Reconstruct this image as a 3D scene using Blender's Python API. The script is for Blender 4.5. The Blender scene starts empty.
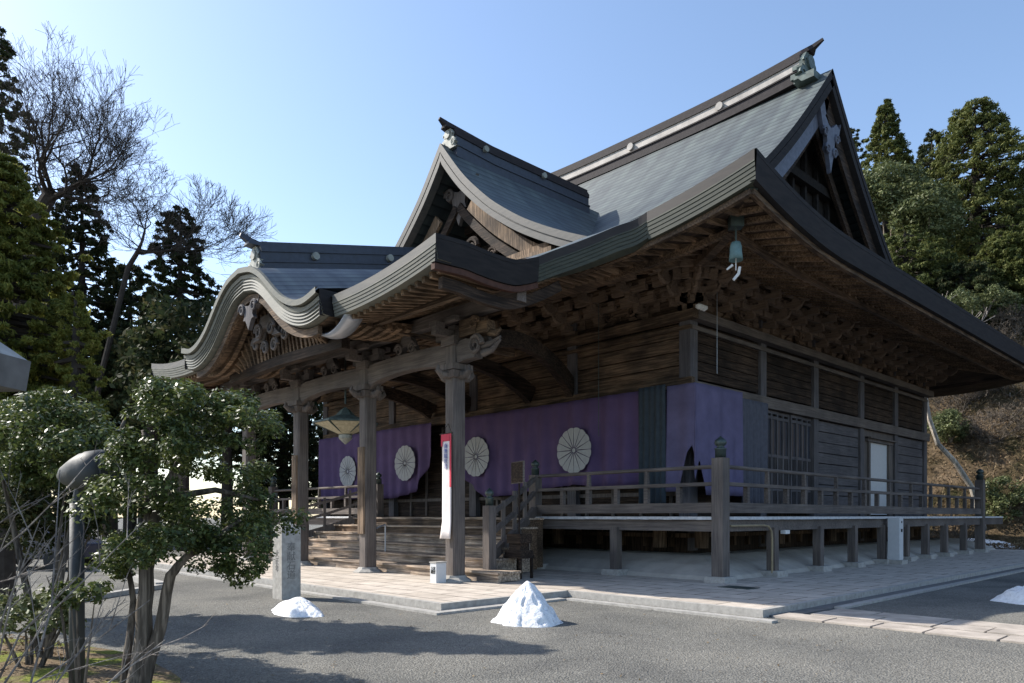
import bpy, math, random
import numpy as np
from mathutils import Vector, Matrix
R = math.radians
random.seed(7)
scn = bpy.context.scene
col = scn.collection

# ------------------------------------------------------------------ camera, sky, sun, exposure
TH = math.atan(778 / 734.)
FW = (-math.sin(TH), math.cos(TH)); RT = (math.cos(TH), math.sin(TH))
CAM = Vector((9.431, -15.816, 1.6))
cd = bpy.data.cameras.new('camera'); cam = bpy.data.objects.new('camera', cd); col.objects.link(cam)
cam.location = CAM
cam.rotation_euler = (R(90), 0, TH)
cd.sensor_width = 36; cd.lens = 734 / 1024 * 36; cd.shift_y = 174.5 / 1024
cd.clip_start = .1; cd.clip_end = 3000
scn.camera = cam
SUN_EL = 39.0; SUN_DIR = Vector((-.894, -.447, 0))
w = bpy.data.worlds.new('World'); scn.world = w; w.use_nodes = True
nt = w.node_tree
sky = nt.nodes.new('ShaderNodeTexSky'); sky.sky_type = 'NISHITA'; sky.sun_disc = False
sky.sun_elevation = R(SUN_EL); sky.sun_rotation = math.atan2(SUN_DIR.x, SUN_DIR.y)
sky.air_density = 1.0; sky.dust_density = .9; sky.ozone_density = 1.6
nt.links.new(sky.outputs[0], nt.nodes['Background'].inputs[0])
nt.nodes['Background'].inputs[1].default_value = .15
sl = bpy.data.lights.new('sun', 'SUN'); so = bpy.data.objects.new('sun', sl); col.objects.link(so)
sl.energy = 4.3; sl.angle = R(.5); sl.color = (1, .95, .87)
sd = Vector((SUN_DIR.x * math.cos(R(SUN_EL)), SUN_DIR.y * math.cos(R(SUN_EL)), math.sin(R(SUN_EL))))
so.rotation_euler = sd.to_track_quat('Z', 'Y').to_euler(); so.location = (-30, -20, 40)
vs = scn.view_settings; vs.view_transform = 'Standard'; vs.look = 'None'; vs.exposure = .8; vs.gamma = 1
scn.cycles.max_bounces = 6; scn.cycles.diffuse_bounces = 3; scn.cycles.glossy_bounces = 2
scn.cycles.transmission_bounces = 3; scn.cycles.transparent_max_bounces = 6

# ------------------------------------------------------------------ materials
def new_mat(name, rough=.8, spec=.3):
    m = bpy.data.materials.new(name); m.use_nodes = True
    b = m.node_tree.nodes['Principled BSDF']
    b.inputs['Roughness'].default_value = rough; b.inputs['Specular IOR Level'].default_value = spec
    return m, m.node_tree, b
def N(nt, t, **k):
    n = nt.nodes.new(t)
    for a, v in k.items():
        if hasattr(n, a): setattr(n, a, v)
        else: n.inputs[a.replace('_', ' ')].default_value = v
    return n
def ramp(nt, fac, stops):
    r = nt.nodes.new('ShaderNodeValToRGB'); e = r.color_ramp.elements
    while len(e) < len(stops): e.new(.5)
    for i, (p, c) in enumerate(stops):
        e[i].position = p; e[i].color = (*c, 1)
    nt.links.new(fac, r.inputs[0]); return r
def coords(nt, scale=(1, 1, 1), kind='Object'):
    t = nt.nodes.new('ShaderNodeTexCoord'); m = nt.nodes.new('ShaderNodeMapping')
    m.inputs['Scale'].default_value = scale
    nt.links.new(t.outputs[kind], m.inputs[0]); return m.outputs[0]
def mul(nt, a, b, fac=1.0):
    n = nt.nodes.new('ShaderNodeMixRGB'); n.blend_type = 'MULTIPLY'; n.inputs[0].default_value = fac
    nt.links.new(a, n.inputs[1]); nt.links.new(b, n.inputs[2]); return n.outputs[0]
def bump(nt, b, h, dist=.02, st=.6):
    n = nt.nodes.new('ShaderNodeBump'); n.inputs['Strength'].default_value = st; n.inputs['Distance'].default_value = dist
    nt.links.new(h, n.inputs['Height']); nt.links.new(n.outputs[0], b.inputs['Normal'])
def wood(name, c1, c2, axis='z', rough=.8, grain=1.0, soft=False):
    m, nt, b = new_mat(name, rough, .25)
    s = {'x': (.7, 14, 14), 'y': (14, .7, 14), 'z': (14, 14, .7)}[axis]
    n1 = N(nt, 'ShaderNodeTexNoise', Scale=1.6 * grain, Detail=6., Roughness=.65); nt.links.new(coords(nt, s), n1.inputs['Vector'])
    n2 = N(nt, 'ShaderNodeTexNoise', Scale=1.1, Detail=4.); nt.links.new(coords(nt, (1, 1, 1)), n2.inputs['Vector'])
    r1 = ramp(nt, n1.outputs[0], [(.3, c1), (.72, c2)] if soft else [(.34, tuple(x * .6 for x in c1)), (.46, c1), (.64, c2)])
    r2 = ramp(nt, n2.outputs[0], [(.3, (.7, .7, .72)), (.68, (1.15, 1.12, 1.1))] if soft else [(.3, (.42, .42, .45)), (.5, (.95, .93, .9)), (.68, (1.45, 1.36, 1.25))])
    nt.links.new(mul(nt, r1.outputs[0], r2.outputs[0]), b.inputs['Base Color'])
    bump(nt, b, n1.outputs[0], .02, .7)
    return m
def plain(name, c, rough=.7, spec=.3, var=.25, scale=6., bmp=.01, metal=0):
    m, nt, b = new_mat(name, rough, spec)
    n = N(nt, 'ShaderNodeTexNoise', Scale=scale, Detail=6., Roughness=.6); nt.links.new(coords(nt), n.inputs['Vector'])
    lo = tuple(max(0, x * (1 - var)) for x in c); hi = tuple(x * (1 + var) for x in c)
    r = ramp(nt, n.outputs[0], [(.3, lo), (.7, hi)])
    nt.links.new(r.outputs[0], b.inputs['Base Color']); b.inputs['Metallic'].default_value = metal
    if bmp: bump(nt, b, n.outputs[0], bmp, .5)
    return m
def roof_mat(name, ca, cb, course=.34, rough=.55, spec=.4):
    m, nt, b = new_mat(name, rough, spec)
    t = nt.nodes.new('ShaderNodeTexCoord'); sx = nt.nodes.new('ShaderNodeSeparateXYZ'); nt.links.new(t.outputs['UV'], sx.inputs[0])
    dv = N(nt, 'ShaderNodeMath', operation='DIVIDE'); nt.links.new(sx.outputs[1], dv.inputs[0]); dv.inputs[1].default_value = course
    fr = N(nt, 'ShaderNodeMath', operation='FRACT'); nt.links.new(dv.outputs[0], fr.inputs[0])
    fl = N(nt, 'ShaderNodeMath', operation='FLOOR'); nt.links.new(dv.outputs[0], fl.inputs[0])
    # tile joints, staggered by row
    du = N(nt, 'ShaderNodeMath', operation='MULTIPLY_ADD'); nt.links.new(fl.outputs[0], du.inputs[0]); du.inputs[1].default_value = .37
    d2 = N(nt, 'ShaderNodeMath', operation='DIVIDE'); nt.links.new(sx.outputs[0], d2.inputs[0]); d2.inputs[1].default_value = .5
    nt.links.new(d2.outputs[0], du.inputs[2])
    cf = N(nt, 'ShaderNodeMath', operation='FLOOR'); nt.links.new(du.outputs[0], cf.inputs[0])
    cmb = nt.nodes.new('ShaderNodeCombineXYZ'); nt.links.new(cf.outputs[0], cmb.inputs[0]); nt.links.new(fl.outputs[0], cmb.inputs[1])
    wn = N(nt, 'ShaderNodeTexWhiteNoise', noise_dimensions='2D'); nt.links.new(cmb.outputs[0], wn.inputs['Vector'])
    tile = ramp(nt, wn.outputs[0], [(0, (.82, .82, .84)), (1, (1.12, 1.12, 1.1))])
    big = N(nt, 'ShaderNodeTexNoise', Scale=.35, Detail=5., Roughness=.6); nt.links.new(coords(nt), big.inputs['Vector'])
    base = ramp(nt, big.outputs[0], [(.35, ca), (.65, cb)])
    stn = N(nt, 'ShaderNodeTexNoise', Scale=1.0, Detail=5.); nt.links.new(coords(nt, (2.2, .25, 1), 'UV'), stn.inputs['Vector'])
    st = ramp(nt, stn.outputs[0], [(.3, (.66, .67, .7)), (.5, (.95, .97, .97)), (.7, (1.18, 1.24, 1.16))])
    line = ramp(nt, fr.outputs[0], [(0, (.3, .3, .33)), (.2, (.85, .85, .86)), (.5, (1, 1, 1)), (.93, (1.15, 1.15, 1.15)), (1, (.3, .3, .33))])
    c = mul(nt, mul(nt, mul(nt, base.outputs[0], tile.outputs[0]), st.outputs[0]), line.outputs[0])
    nt.links.new(c, b.inputs['Base Color'])
    iv = N(nt, 'ShaderNodeMath', operation='SUBTRACT'); iv.inputs[0].default_value = 1; nt.links.new(fr.outputs[0], iv.inputs[1])
    bump(nt, b, iv.outputs[0], .06, 1.0)
    return m
def leaf_mat(name, ca, cb, cc, rough=.5, spec=.4, trans=.25, clump=.6):
    m, nt, b = new_mat(name, rough, spec)
    g = nt.nodes.new('ShaderNodeNewGeometry')
    r = ramp(nt, g.outputs['Random Per Island'], [(0, ca), (.6, cb), (1, cc)])
    n = N(nt, 'ShaderNodeTexNoise', Scale=clump, Detail=3.); nt.links.new(coords(nt), n.inputs['Vector'])
    r2 = ramp(nt, n.outputs[0], [(.35, (.6, .65, .6)), (.65, (1.25, 1.2, 1.1))])
    c = mul(nt, r.outputs[0], r2.outputs[0]); nt.links.new(c, b.inputs['Base Color'])
    tr = nt.nodes.new('ShaderNodeBsdfTranslucent'); nt.links.new(c, tr.inputs[0])
    mx = nt.nodes.new('ShaderNodeMixShader'); mx.inputs[0].default_value = trans
    nt.links.new(b.outputs[0], mx.inputs[1]); nt.links.new(tr.outputs[0], mx.inputs[2])
    nt.links.new(mx.outputs[0], nt.nodes['Material Output'].inputs[0]); return m

M = {}
for ax in 'xyz':
    M['brown_' + ax] = wood('brown_wood_' + ax, (.08, .055, .038), (.185, .13, .088), ax)
    M['grey_' + ax] = wood('weathered_wood_' + ax, (.085, .072, .066), (.19, .165, .148), ax, soft=True)
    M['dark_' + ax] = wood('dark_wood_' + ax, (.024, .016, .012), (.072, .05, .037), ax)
    M['blue_' + ax] = wood('bluish_grey_wood_' + ax, (.07, .066, .07), (.155, .146, .152), ax, soft=True)
M['brk'] = wood('bracket_wood', (.125, .09, .063), (.26, .19, .135), 'x', soft=True)
M['raft'] = wood('rafter_wood', (.115, .078, .05), (.26, .18, .12), 'y')
M['stair'] = wood('stair_tread_wood', (.24, .19, .15), (.55, .45, .36), 'x')
M['lit_wood'] = wood('lit_brown_wood', (.12, .085, .058), (.30, .215, .15), 'z')  # paler copy of the brown wood, sunlight put into the colour
M['roof'] = roof_mat('copper_shingle_roof', (.058, .07, .076), (.088, .103, .102))
M['roof_d'] = roof_mat('dormer_copper_shingle_roof', (.058, .07, .076), (.088, .103, .102), .4)
M['roof_k'] = roof_mat('porch_copper_shingle_roof', (.095, .10, .108), (.135, .14, .145), .26, .4, .6)
def fascia_mat(name, dark, light):
    m, nt, b = new_mat(name, .8 if dark == light else .6, .12 if dark == light else .3)
    t = nt.nodes.new('ShaderNodeTexCoord'); sx = nt.nodes.new('ShaderNodeSeparateXYZ'); nt.links.new(t.outputs['UV'], sx.inputs[0])
    r = ramp(nt, sx.outputs[1], [(0, dark), (.34, dark), (.36, light), (1, light)])
    n = N(nt, 'ShaderNodeTexNoise', Scale=1.2, Detail=5.); nt.links.new(coords(nt, (2, 2, 12)), n.inputs['Vector'])
    r2 = ramp(nt, n.outputs[0], [(.3, (.72, .75, .75)), (.7, (1.15, 1.12, 1.05))])
    nt.links.new(mul(nt, r.outputs[0], r2.outputs[0]), b.inputs['Base Color']); return m
M['fascia'] = fascia_mat('eave_edge_copper', (.032, .027, .026), (.058, .064, .052))
M['fascia_k'] = fascia_mat('porch_eave_edge_copper', (.11, .105, .098), (.135, .135, .115))
M['fascia_d'] = fascia_mat('dormer_edge_copper', (.085, .08, .08), (.085, .082, .08))
M['fascia_s'] = fascia_mat('side_eave_edge_copper', (.03, .028, .03), (.03, .028, .03))
M['ridge_dark'] = plain('ridge_dark_copper', (.028, .034, .052), .5, .5, .25)
M['ridge_light'] = plain('ridge_pale_band', (.36, .33, .30), .6, .4, .3, 2)
M['ridge_brown'] = plain('ridge_brown_copper', (.03, .025, .027), .7, .2, .25)
M['patina'] = plain('green_patina', (.085, .115, .105), .6, .4, .45, 5)
M['patina_pale'] = plain('pale_patina', (.27, .275, .24), .6, .4, .4, 4)
M['hafu_pale'] = plain('pale_blue_barge_board', (.095, .105, .14), .6, .4, .25)
M['white'] = plain('white_paint', (.68, .68, .66), .6, .3, .08)
M['crest'] = plain('crest_white', (.40, .405, .41), .9, .1, .08)
M['purple'] = plain('purple_cloth', (.112, .076, .16), .9, .15, .12, 1.5)
M['purple_light'] = plain('faded_purple_cloth', (.13, .115, .2), .9, .15, .15, 2)
M['teal_cloth'] = plain('dull_green_grey_cloth', (.045, .058, .07), .9, .15, .15)
M['grey_cloth'] = plain('grey_cloth', (.095, .097, .12), .9, .15, .15)
M['stone'] = plain('grey_stone', (.36, .345, .32), .85, .2, .22, 9, .01)
M['stone_dark'] = plain('dark_stone', (.15, .145, .14), .85, .2, .25, 5, .01)
M['plaster'] = plain('white_clay_mound', (.40, .37, .33), .9, .1, .2, 1.4, .01)
M['dark'] = plain('dark_recess', (.02, .018, .017), .9, .1, .3)  # near-black, puts the overhang's shade into the gable walls and frame
M['cabinet'] = plain('cabinet_paint', (.58, .59, .60), .45, .4, .05)
M['red'] = plain('banner_red', (.55, .06, .09), .8, .2, .1)
M['cloth_white'] = plain('banner_white', (.74, .68, .66), .8, .2, .05)
M['ink'] = plain('ink_black', (.03, .03, .03), .8, .2, .1)
M['ink_blue'] = plain('ink_blue', (.16, .2, .42), .8, .2, .1)
M['ink_stone'] = plain('carved_stone_letter', (.2, .19, .18), .9, .1, .1)
M['bronze'] = plain('dark_bronze', (.055, .075, .07), .4, .5, .3, 6, .005, .3)
M['metal_pale'] = plain('pale_metal', (.40, .42, .46), .35, .5, .1, 3, 0, .5)
M['pole'] = plain('street_lamp_paint', (.05, .053, .053), .6, .35, .2)
M['glass'] = plain('dark_glass', (.05, .055, .07), .1, .6, .1)
M['car_paint'] = plain('car_paint', (.05, .055, .08), .25, .6, .1, 2, 0)
M['bark'] = wood('tree_bark', (.09, .075, .06), (.26, .22, .18), 'z')
M['bark_pale'] = wood('pale_bark', (.35, .32, .28), (.6, .56, .5), 'z')
M['bark_grey'] = wood('grey_twig_bark', (.16, .14, .13), (.34, .31, .28), 'z')
M['bark_dark'] = plain('dark_tree_bark', (.05, .042, .036), .9, .1, .3)
M['lf_cam'] = leaf_mat('camellia_leaves', (.045, .065, .02), (.085, .115, .035), (.2, .23, .07), .42, .32, .25, 3)
M['lf_hin'] = leaf_mat('cypress_leaves', (.11, .13, .028), (.19, .205, .045), (.33, .31, .09), .6, .2, .45, .8)
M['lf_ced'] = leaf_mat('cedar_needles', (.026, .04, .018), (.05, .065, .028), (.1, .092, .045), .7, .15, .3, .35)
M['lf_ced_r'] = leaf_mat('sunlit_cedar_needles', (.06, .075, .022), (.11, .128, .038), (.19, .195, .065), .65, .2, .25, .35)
M['lf_bush'] = leaf_mat('broadleaf_foliage', (.09, .11, .045), (.14, .165, .07), (.22, .235, .12), .5, .3, .25, .35)
M['lf_dry'] = leaf_mat('dry_leaves', (.10, .065, .04), (.19, .135, .085), (.32, .25, .17), .8, .1, .2, 1)

# ------------------------------------------------------------------ mesh builder
def rootloc(p):
    l = Vector((0, 0, 0))
    while p is not None: l += p.location; p = p.parent
    return l
def props(o, label=None, cat=None, group=None, kind=None):
    for k, v in (('label', label), ('category', cat), ('group', group), ('kind', kind)):
        if v: o[k] = v
    return o
def empty(name, loc, label, cat, group=None):
    o = bpy.data.objects.new(name, None); col.objects.link(o); o.location = loc
    o.empty_display_size = .3
    return props(o, label, cat, group)
class MB:
    def __init__(s): s.v = []; s.f = []; s.m = []; s.uv = {}; s.cur = 0
    def poly(s, pts, uv=None):
        n = len(s.v); s.v += [tuple(p) for p in pts]; s.f.append(tuple(range(n, n + len(pts)))); s.m.append(s.cur)
        if uv: s.uv[len(s.f) - 1] = uv
        return s
    def box(s, c, d, rz=0, taper=1.0):
        x, y, z = d[0] / 2, d[1] / 2, d[2] / 2; n = len(s.v); cs, sn = math.cos(rz), math.sin(rz)
        for k in (-1, 1):
            t = taper if k > 0 else 1
            for i, j in ((-1, -1), (1, -1), (1, 1), (-1, 1)):
                a, b = i * x * t, j * y * t
                s.v.append((c[0] + a * cs - b * sn, c[1] + a * sn + b * cs, c[2] + k * z))
        for q in ((0, 3, 2, 1), (4, 5, 6, 7), (0, 1, 5, 4), (1, 2, 6, 5), (2, 3, 7, 6), (3, 0, 4, 7)):
            s.f.append(tuple(n + i for i in q)); s.m.append(s.cur)
        return s
    def span(s, x0, x1, y0, y1, z0, z1): return s.box(((x0 + x1) / 2, (y0 + y1) / 2, (z0 + z1) / 2), (abs(x1 - x0), abs(y1 - y0), abs(z1 - z0)))
    def beam(s, path, w, h):                      # rectangular section swept along a path, vertical sides
        P = [Vector(p) for p in path]; n0 = len(s.v)
        for i, p in enumerate(P):
            a = P[max(0, i - 1)]; b = P[min(len(P) - 1, i + 1)]; d = (b - a)
            hd = Vector((d.x, d.y, 0))
            if hd.length < 1e-6: side = Vector((1, 0, 0)); up = Vector((0, 1, 0))
            else: side = Vector((-hd.y, hd.x, 0)).normalized(); up = d.cross(side).normalized() * -1
            if up.z < 0: up = -up
            ww = w[i] if isinstance(w, (list, tuple)) else w; hh = h[i] if isinstance(h, (list, tuple)) else h
            for a_, b_ in ((-1, -1), (1, -1), (1, 1), (-1, 1)):
                s.v.append(tuple(p + side * (a_ * ww / 2) + up * (b_ * hh / 2)))
        for i in range(len(P) - 1):
            for k in range(4):
                a = n0 + 4 * i + k; b = n0 + 4 * i + (k + 1) % 4
                s.f.append((a, b, b + 4, a + 4)); s.m.append(s.cur)
        s.f.append((n0 + 3, n0 + 2, n0 + 1, n0)); s.m.append(s.cur)
        e = n0 + 4 * (len(P) - 1); s.f.append((e, e + 1, e + 2, e + 3)); s.m.append(s.cur)
        return s
    def tube(s, path, r, n=8, cap=True):
        P = [Vector(p) for p in path]; n0 = len(s.v); prev = None
        for i, p in enumerate(P):
            d = (P[min(len(P) - 1, i + 1)] - P[max(0, i - 1)])
            d = d.normalized() if d.length > 1e-9 else Vector((0, 0, 1))
            if prev is None: prev = d.orthogonal().normalized()
            u = (prev - d * prev.dot(d));
            if u.length < 1e-6: u = d.orthogonal()
            u.normalize(); prev = u; v = d.cross(u)
            rr = r[i] if isinstance(r, (list, tuple)) else r
            for k in range(n):
                a = 2 * math.pi * k / n; s.v.append(tuple(p + (u * math.cos(a) + v * math.sin(a)) * rr))
        for i in range(len(P) - 1):
            for k in range(n):
                a = n0 + n * i + k; b = n0 + n * i + (k + 1) % n
                s.f.append((a, b, b + n, a + n)); s.m.append(s.cur)
        if cap:
            s.f.append(tuple(n0 + k for k in range(n))[::-1]); s.m.append(s.cur)
            s.f.append(tuple(n0 + n * (len(P) - 1) + k for k in range(n))); s.m.append(s.cur)
        return s
    def lathe(s, prof, c, n=16, rot=0):
        n0 = len(s.v)
        for r, z in prof:
            for k in range(n):
                a = 2 * math.pi * k / n + rot; s.v.append((c[0] + r * math.cos(a), c[1] + r * math.sin(a), c[2] + z))
        for i in range(len(prof) - 1):
            for k in range(n):
                a = n0 + n * i + k; b = n0 + n * i + (k + 1) % n
                s.f.append((a, b, b + n, a + n)); s.m.append(s.cur)
        s.f.append(tuple(n0 + k for k in range(n))[::-1]); s.m.append(s.cur)
        s.f.append(tuple(n0 + n * (len(prof) - 1) + k for k in range(n))); s.m.append(s.cur)
        return s
    def prism(s, poly, org, ua, va, na, th):      # 2D outline in plane (ua,va) extruded both ways along na
        ua, va, na, org = Vector(ua), Vector(va), Vector(na), Vector(org); n0 = len(s.v); n = len(poly)
        for k in (-1, 1):
            for a, b in poly: s.v.append(tuple(org + ua * a + va * b + na * (k * th / 2)))
        s.f.append(tuple(range(n0, n0 + n))[::-1]); s.m.append(s.cur)
        s.f.append(tuple(range(n0 + n, n0 + 2 * n))); s.m.append(s.cur)
        for i in range(n):
            j = (i + 1) % n; s.f.append((n0 + i, n0 + j, n0 + n + j, n0 + n + i)); s.m.append(s.cur)
        return s
    def grid(s, P, UV=None):
        n0 = len(s.v); a, b = len(P), len(P[0])
        for row in P: s.v += [tuple(p) for p in row]
        for i in range(a - 1):
            for j in range(b - 1):
                s.f.append((n0 + i * b + j, n0 + i * b + j + 1, n0 + (i + 1) * b + j + 1, n0 + (i + 1) * b + j)); s.m.append(s.cur)
                if UV: s.uv[len(s.f) - 1] = [UV[i][j], UV[i][j + 1], UV[i + 1][j + 1], UV[i + 1][j]]
        return s
    def build(s, name, mats, parent=None, smooth=False, loc=None, **pr):
        me = bpy.data.meshes.new(name)
        if parent is not None: off = rootloc(parent)
        elif loc is not None: off = Vector(loc)
        else:
            xs = [v[0] for v in s.v]; ys = [v[1] for v in s.v]; zs = [v[2] for v in s.v]
            off = Vector(((min(xs) + max(xs)) / 2, (min(ys) + max(ys)) / 2, min(zs)))
        me.from_pydata([(v[0] - off.x, v[1] - off.y, v[2] - off.z) for v in s.v], [], s.f)
        if not isinstance(mats, (list, tuple)): mats = [mats]
        for m in mats: me.materials.append(m)
        me.polygons.foreach_set('material_index', s.m)
        if s.uv:
            u = me.uv_layers.new(name='UVMap').data
            for p in me.polygons:
                q = s.uv.get(p.index)
                if q:
                    for k, li in enumerate(p.loop_indices): u[li].uv = q[k]
        if smooth: me.polygons.foreach_set('use_smooth', [True] * len(me.polygons))
        me.update()
        o = bpy.data.objects.new(name, me); col.objects.link(o)
        if parent is not None: o.parent = parent
        else: o.location = off
        return props(o, **pr)
def interp(t, pts):
    if t <= pts[0][0]: return pts[0][1]
    for (a, b), (c, d) in zip(pts, pts[1:]):
        if t <= c: return b + (d - b) * (t - a) / (c - a)
    return pts[-1][1]
def smooth_tab(pts, n=200):                       # gentle smoothing of a piecewise-linear table
    x0, x1 = pts[0][0], pts[-1][0]; xs = np.linspace(x0, x1, n); ys = np.interp(xs, [p[0] for p in pts], [p[1] for p in pts])
    k = max(1, n // 22)
    for _ in range(3):
        yp = np.concatenate([2 * ys[0] - ys[k:0:-1], ys, 2 * ys[-1] - ys[-2:-k - 2:-1]])
        ys = np.convolve(yp, np.ones(2 * k + 1) / (2 * k + 1), 'valid')
    return lambda t: float(np.interp(t, xs, ys))
def text(body, name, size, mat, org, ua, va, parent, th=.004, font_scale_x=1.0):
    cu = bpy.data.curves.new('lettering', 'FONT'); cu.body = body; cu.size = size; cu.extrude = th
    cu.align_x = 'CENTER'; cu.align_y = 'CENTER'; cu.space_line = .95
    o = bpy.data.objects.new('tmp', cu); col.objects.link(o)
    dg = bpy.context.evaluated_depsgraph_get(); me = bpy.data.meshes.new_from_object(o.evaluated_get(dg))
    bpy.data.objects.remove(o); me.materials.clear(); me.materials.append(mat); me.name = name
    ua, va = Vector(ua), Vector(va); na = ua.cross(va); Mx = Matrix((ua, va, na)).transposed().to_4x4()
    org = Vector(org) - (rootloc(parent) if parent else Vector((0, 0, 0)))
    me.transform(Matrix.Translation(org) @ Mx)
    t = bpy.data.objects.new(name, me); col.objects.link(t); t.parent = parent; return t

# ================================================================== GROUND
def gravel_mat():
    m, nt, b = new_mat('gravel', .95, .15)
    c = coords(nt)
    n1 = N(nt, 'ShaderNodeTexNoise', Scale=28., Detail=8., Roughness=.8); nt.links.new(c, n1.inputs['Vector'])
    n2 = N(nt, 'ShaderNodeTexNoise', Scale=.5, Detail=6.); nt.links.new(c, n2.inputs['Vector'])
    vo = N(nt, 'ShaderNodeTexVoronoi', Scale=42.); nt.links.new(c, vo.inputs['Vector'])
    r1 = ramp(nt, n1.outputs[0], [(.32, (.085, .082, .075)), (.5, (.178, .172, .158)), (.68, (.31, .30, .275))])
    n2.inputs['Distortion'].default_value = .6
    r2 = ramp(nt, n2.outputs[0], [(.3, (.62, .63, .64)), (.5, (.9, .9, .88)), (.7, (1.12, 1.1, 1.05))])
    r3 = ramp(nt, vo.outputs['Color'], [(0, (.78, .78, .78)), (1, (1.2, 1.2, 1.2))])
    nt.links.new(mul(nt, mul(nt, r1.outputs[0], r2.outputs[0]), r3.outputs[0]), b.inputs['Base Color'])
    bump(nt, b, vo.outputs['Distance'], .02, .8); return m
M['gravel'] = gravel_mat()
def paving_mat(name, c1, c2, sc, mort=.012):
    m, nt, b = new_mat(name, .85, .2)
    br = N(nt, 'ShaderNodeTexBrick', Scale=1.0); br.inputs['Color1'].default_value = (*c1, 1); br.inputs['Color2'].default_value = (*c2, 1)
    br.inputs['Mortar'].default_value = (.13, .115, .1, 1); br.inputs['Mortar Size'].default_value = mort
    br.inputs['Brick Width'].default_value = sc[0]; br.inputs['Row Height'].default_value = sc[1]; br.offset = .5
    nt.links.new(coords(nt), br.inputs['Vector'])
    n = N(nt, 'ShaderNodeTexNoise', Scale=2.5, Detail=8., Roughness=.7); nt.links.new(coords(nt), n.inputs['Vector'])
    r = ramp(nt, n.outputs[0], [(.3, (.68, .66, .64)), (.7, (1.12, 1.1, 1.08))])
    nt.links.new(mul(nt, br.outputs[0], r.outputs[0]), b.inputs['Base Color']); bump(nt, b, n.outputs[0], .01, .5); return m
M['paving'] = paving_mat('stone_paving', (.50, .445, .385), (.60, .54, .475), (1.2, .62), .018)
M['path'] = paving_mat('pink_stone_path', (.46, .35, .28), (.56, .46, .39), (1.5, .63), .03)
GZ = -.12
g = MB(); S = 700
g.poly([(-S, -S, GZ), (S, -S, GZ), (S, S, GZ), (-S, S, GZ)]).build('ground', M['gravel'], loc=(0, 0, 0), kind='structure')
g = MB(); g.span(-20.6, -1.25, -7.5, -4.1, -.3, 0); g.span(-24.6, 3.2, -4.1, 25.5, -.3, 0)
g.build('paving', M['paving'], loc=(-4.3, -4.1, 0), kind='structure')
g = MB(); c = M['stone']
for a in ((-20.6, -1.13, -7.62, -7.5), (-1.25, -1.13, -7.5, -4.22), (-1.13, 3.32, -4.22, -4.1), (3.2, 3.32, -4.1, 25.5)): g.span(*a, -.3, .01)
for a in ((-20.6, -.7, -8.05, -7.85), (-.9, -.7, -7.85, -4.75), (-.7, 3.75, -4.75, -4.55), (3.62, 3.8, -2.1, 25.5)): g.span(*a, -.3, -.08)
g.build('kerb', M['stone'], loc=(0, -4, -.12), kind='structure')
g = MB(); g.span(3.32, 3.62, -4.0, 25.5, -.3, -.1).build('gutter', M['stone_dark'], loc=(3.4, 0, -.12), kind='structure')
g = MB()
y = -4.1
for row in range(3):
    x = 3.75 if row else 3.4
    while x < 26:
        L = random.uniform(.7, 1.25); g.span(x + .02, x + L - .02, y + .02 + random.uniform(0, .02), y + .6, -.2, -.098 + random.uniform(0, .015)); x += L
    y += .65
g.build('stone_path', plain('path_stone', (.40, .35, .30), .85, .2, .3, 2.2, .01), loc=(10, -3, -.12), kind='structure')

# ================================================================== TEMPLE HALL
HX, HY = -12.0, 12.45
hall = empty('temple_hall', (HX, HY, 0), 'large weathered timber temple hall with grey copper hip and gable roof behind the gravel yard', 'temple')
XR, XL, YF, YB = 2.0, -27.2, -2.0, 26.9
prof = smooth_tab([(0, 8.45), (2, 9.22), (4.6, 10.55), (6.5, 11.65), (8.65, 13.05), (11.05, 15.15), (13.05, 17.2), (14.45, 18.75)])
def lift(s, d, h=.62, L=4.8): return h * max(0, 1 - s / L) ** 2 * max(0, 1 - d / 5)
GXR, GXL = -2.6, XL + 4.6
def zmain(x, y):
    df, db, dr, dl = y - YF, YB - y, XR - x, x - XL
    dy = min(df, db); dx = min(dr, dl)
    if dx >= 4.6: return prof(dy) + lift(dx, dy) if dy < 5 else prof(dy)
    if dy < dx: return prof(dy) + lift(dx, dy)
    return prof(dx) + lift(dy, dx)
def arc(a): return a * 1.25
roof = MB()
xs = [GXR - (GXR - GXL) * i / 60 for i in range(61)]
for side in (0, 1):
    P, U = [], []
    ds = [14.45 * i / 56 for i in range(57)]
    for d in ds:
        y = YF + d if side == 0 else YB - d
        P.append([(x, y, zmain(x, y) if d < 14.4 else 18.75) for x in xs]); U.append([(x, arc(d)) for x in xs])
    roof.grid(P, U)
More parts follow.
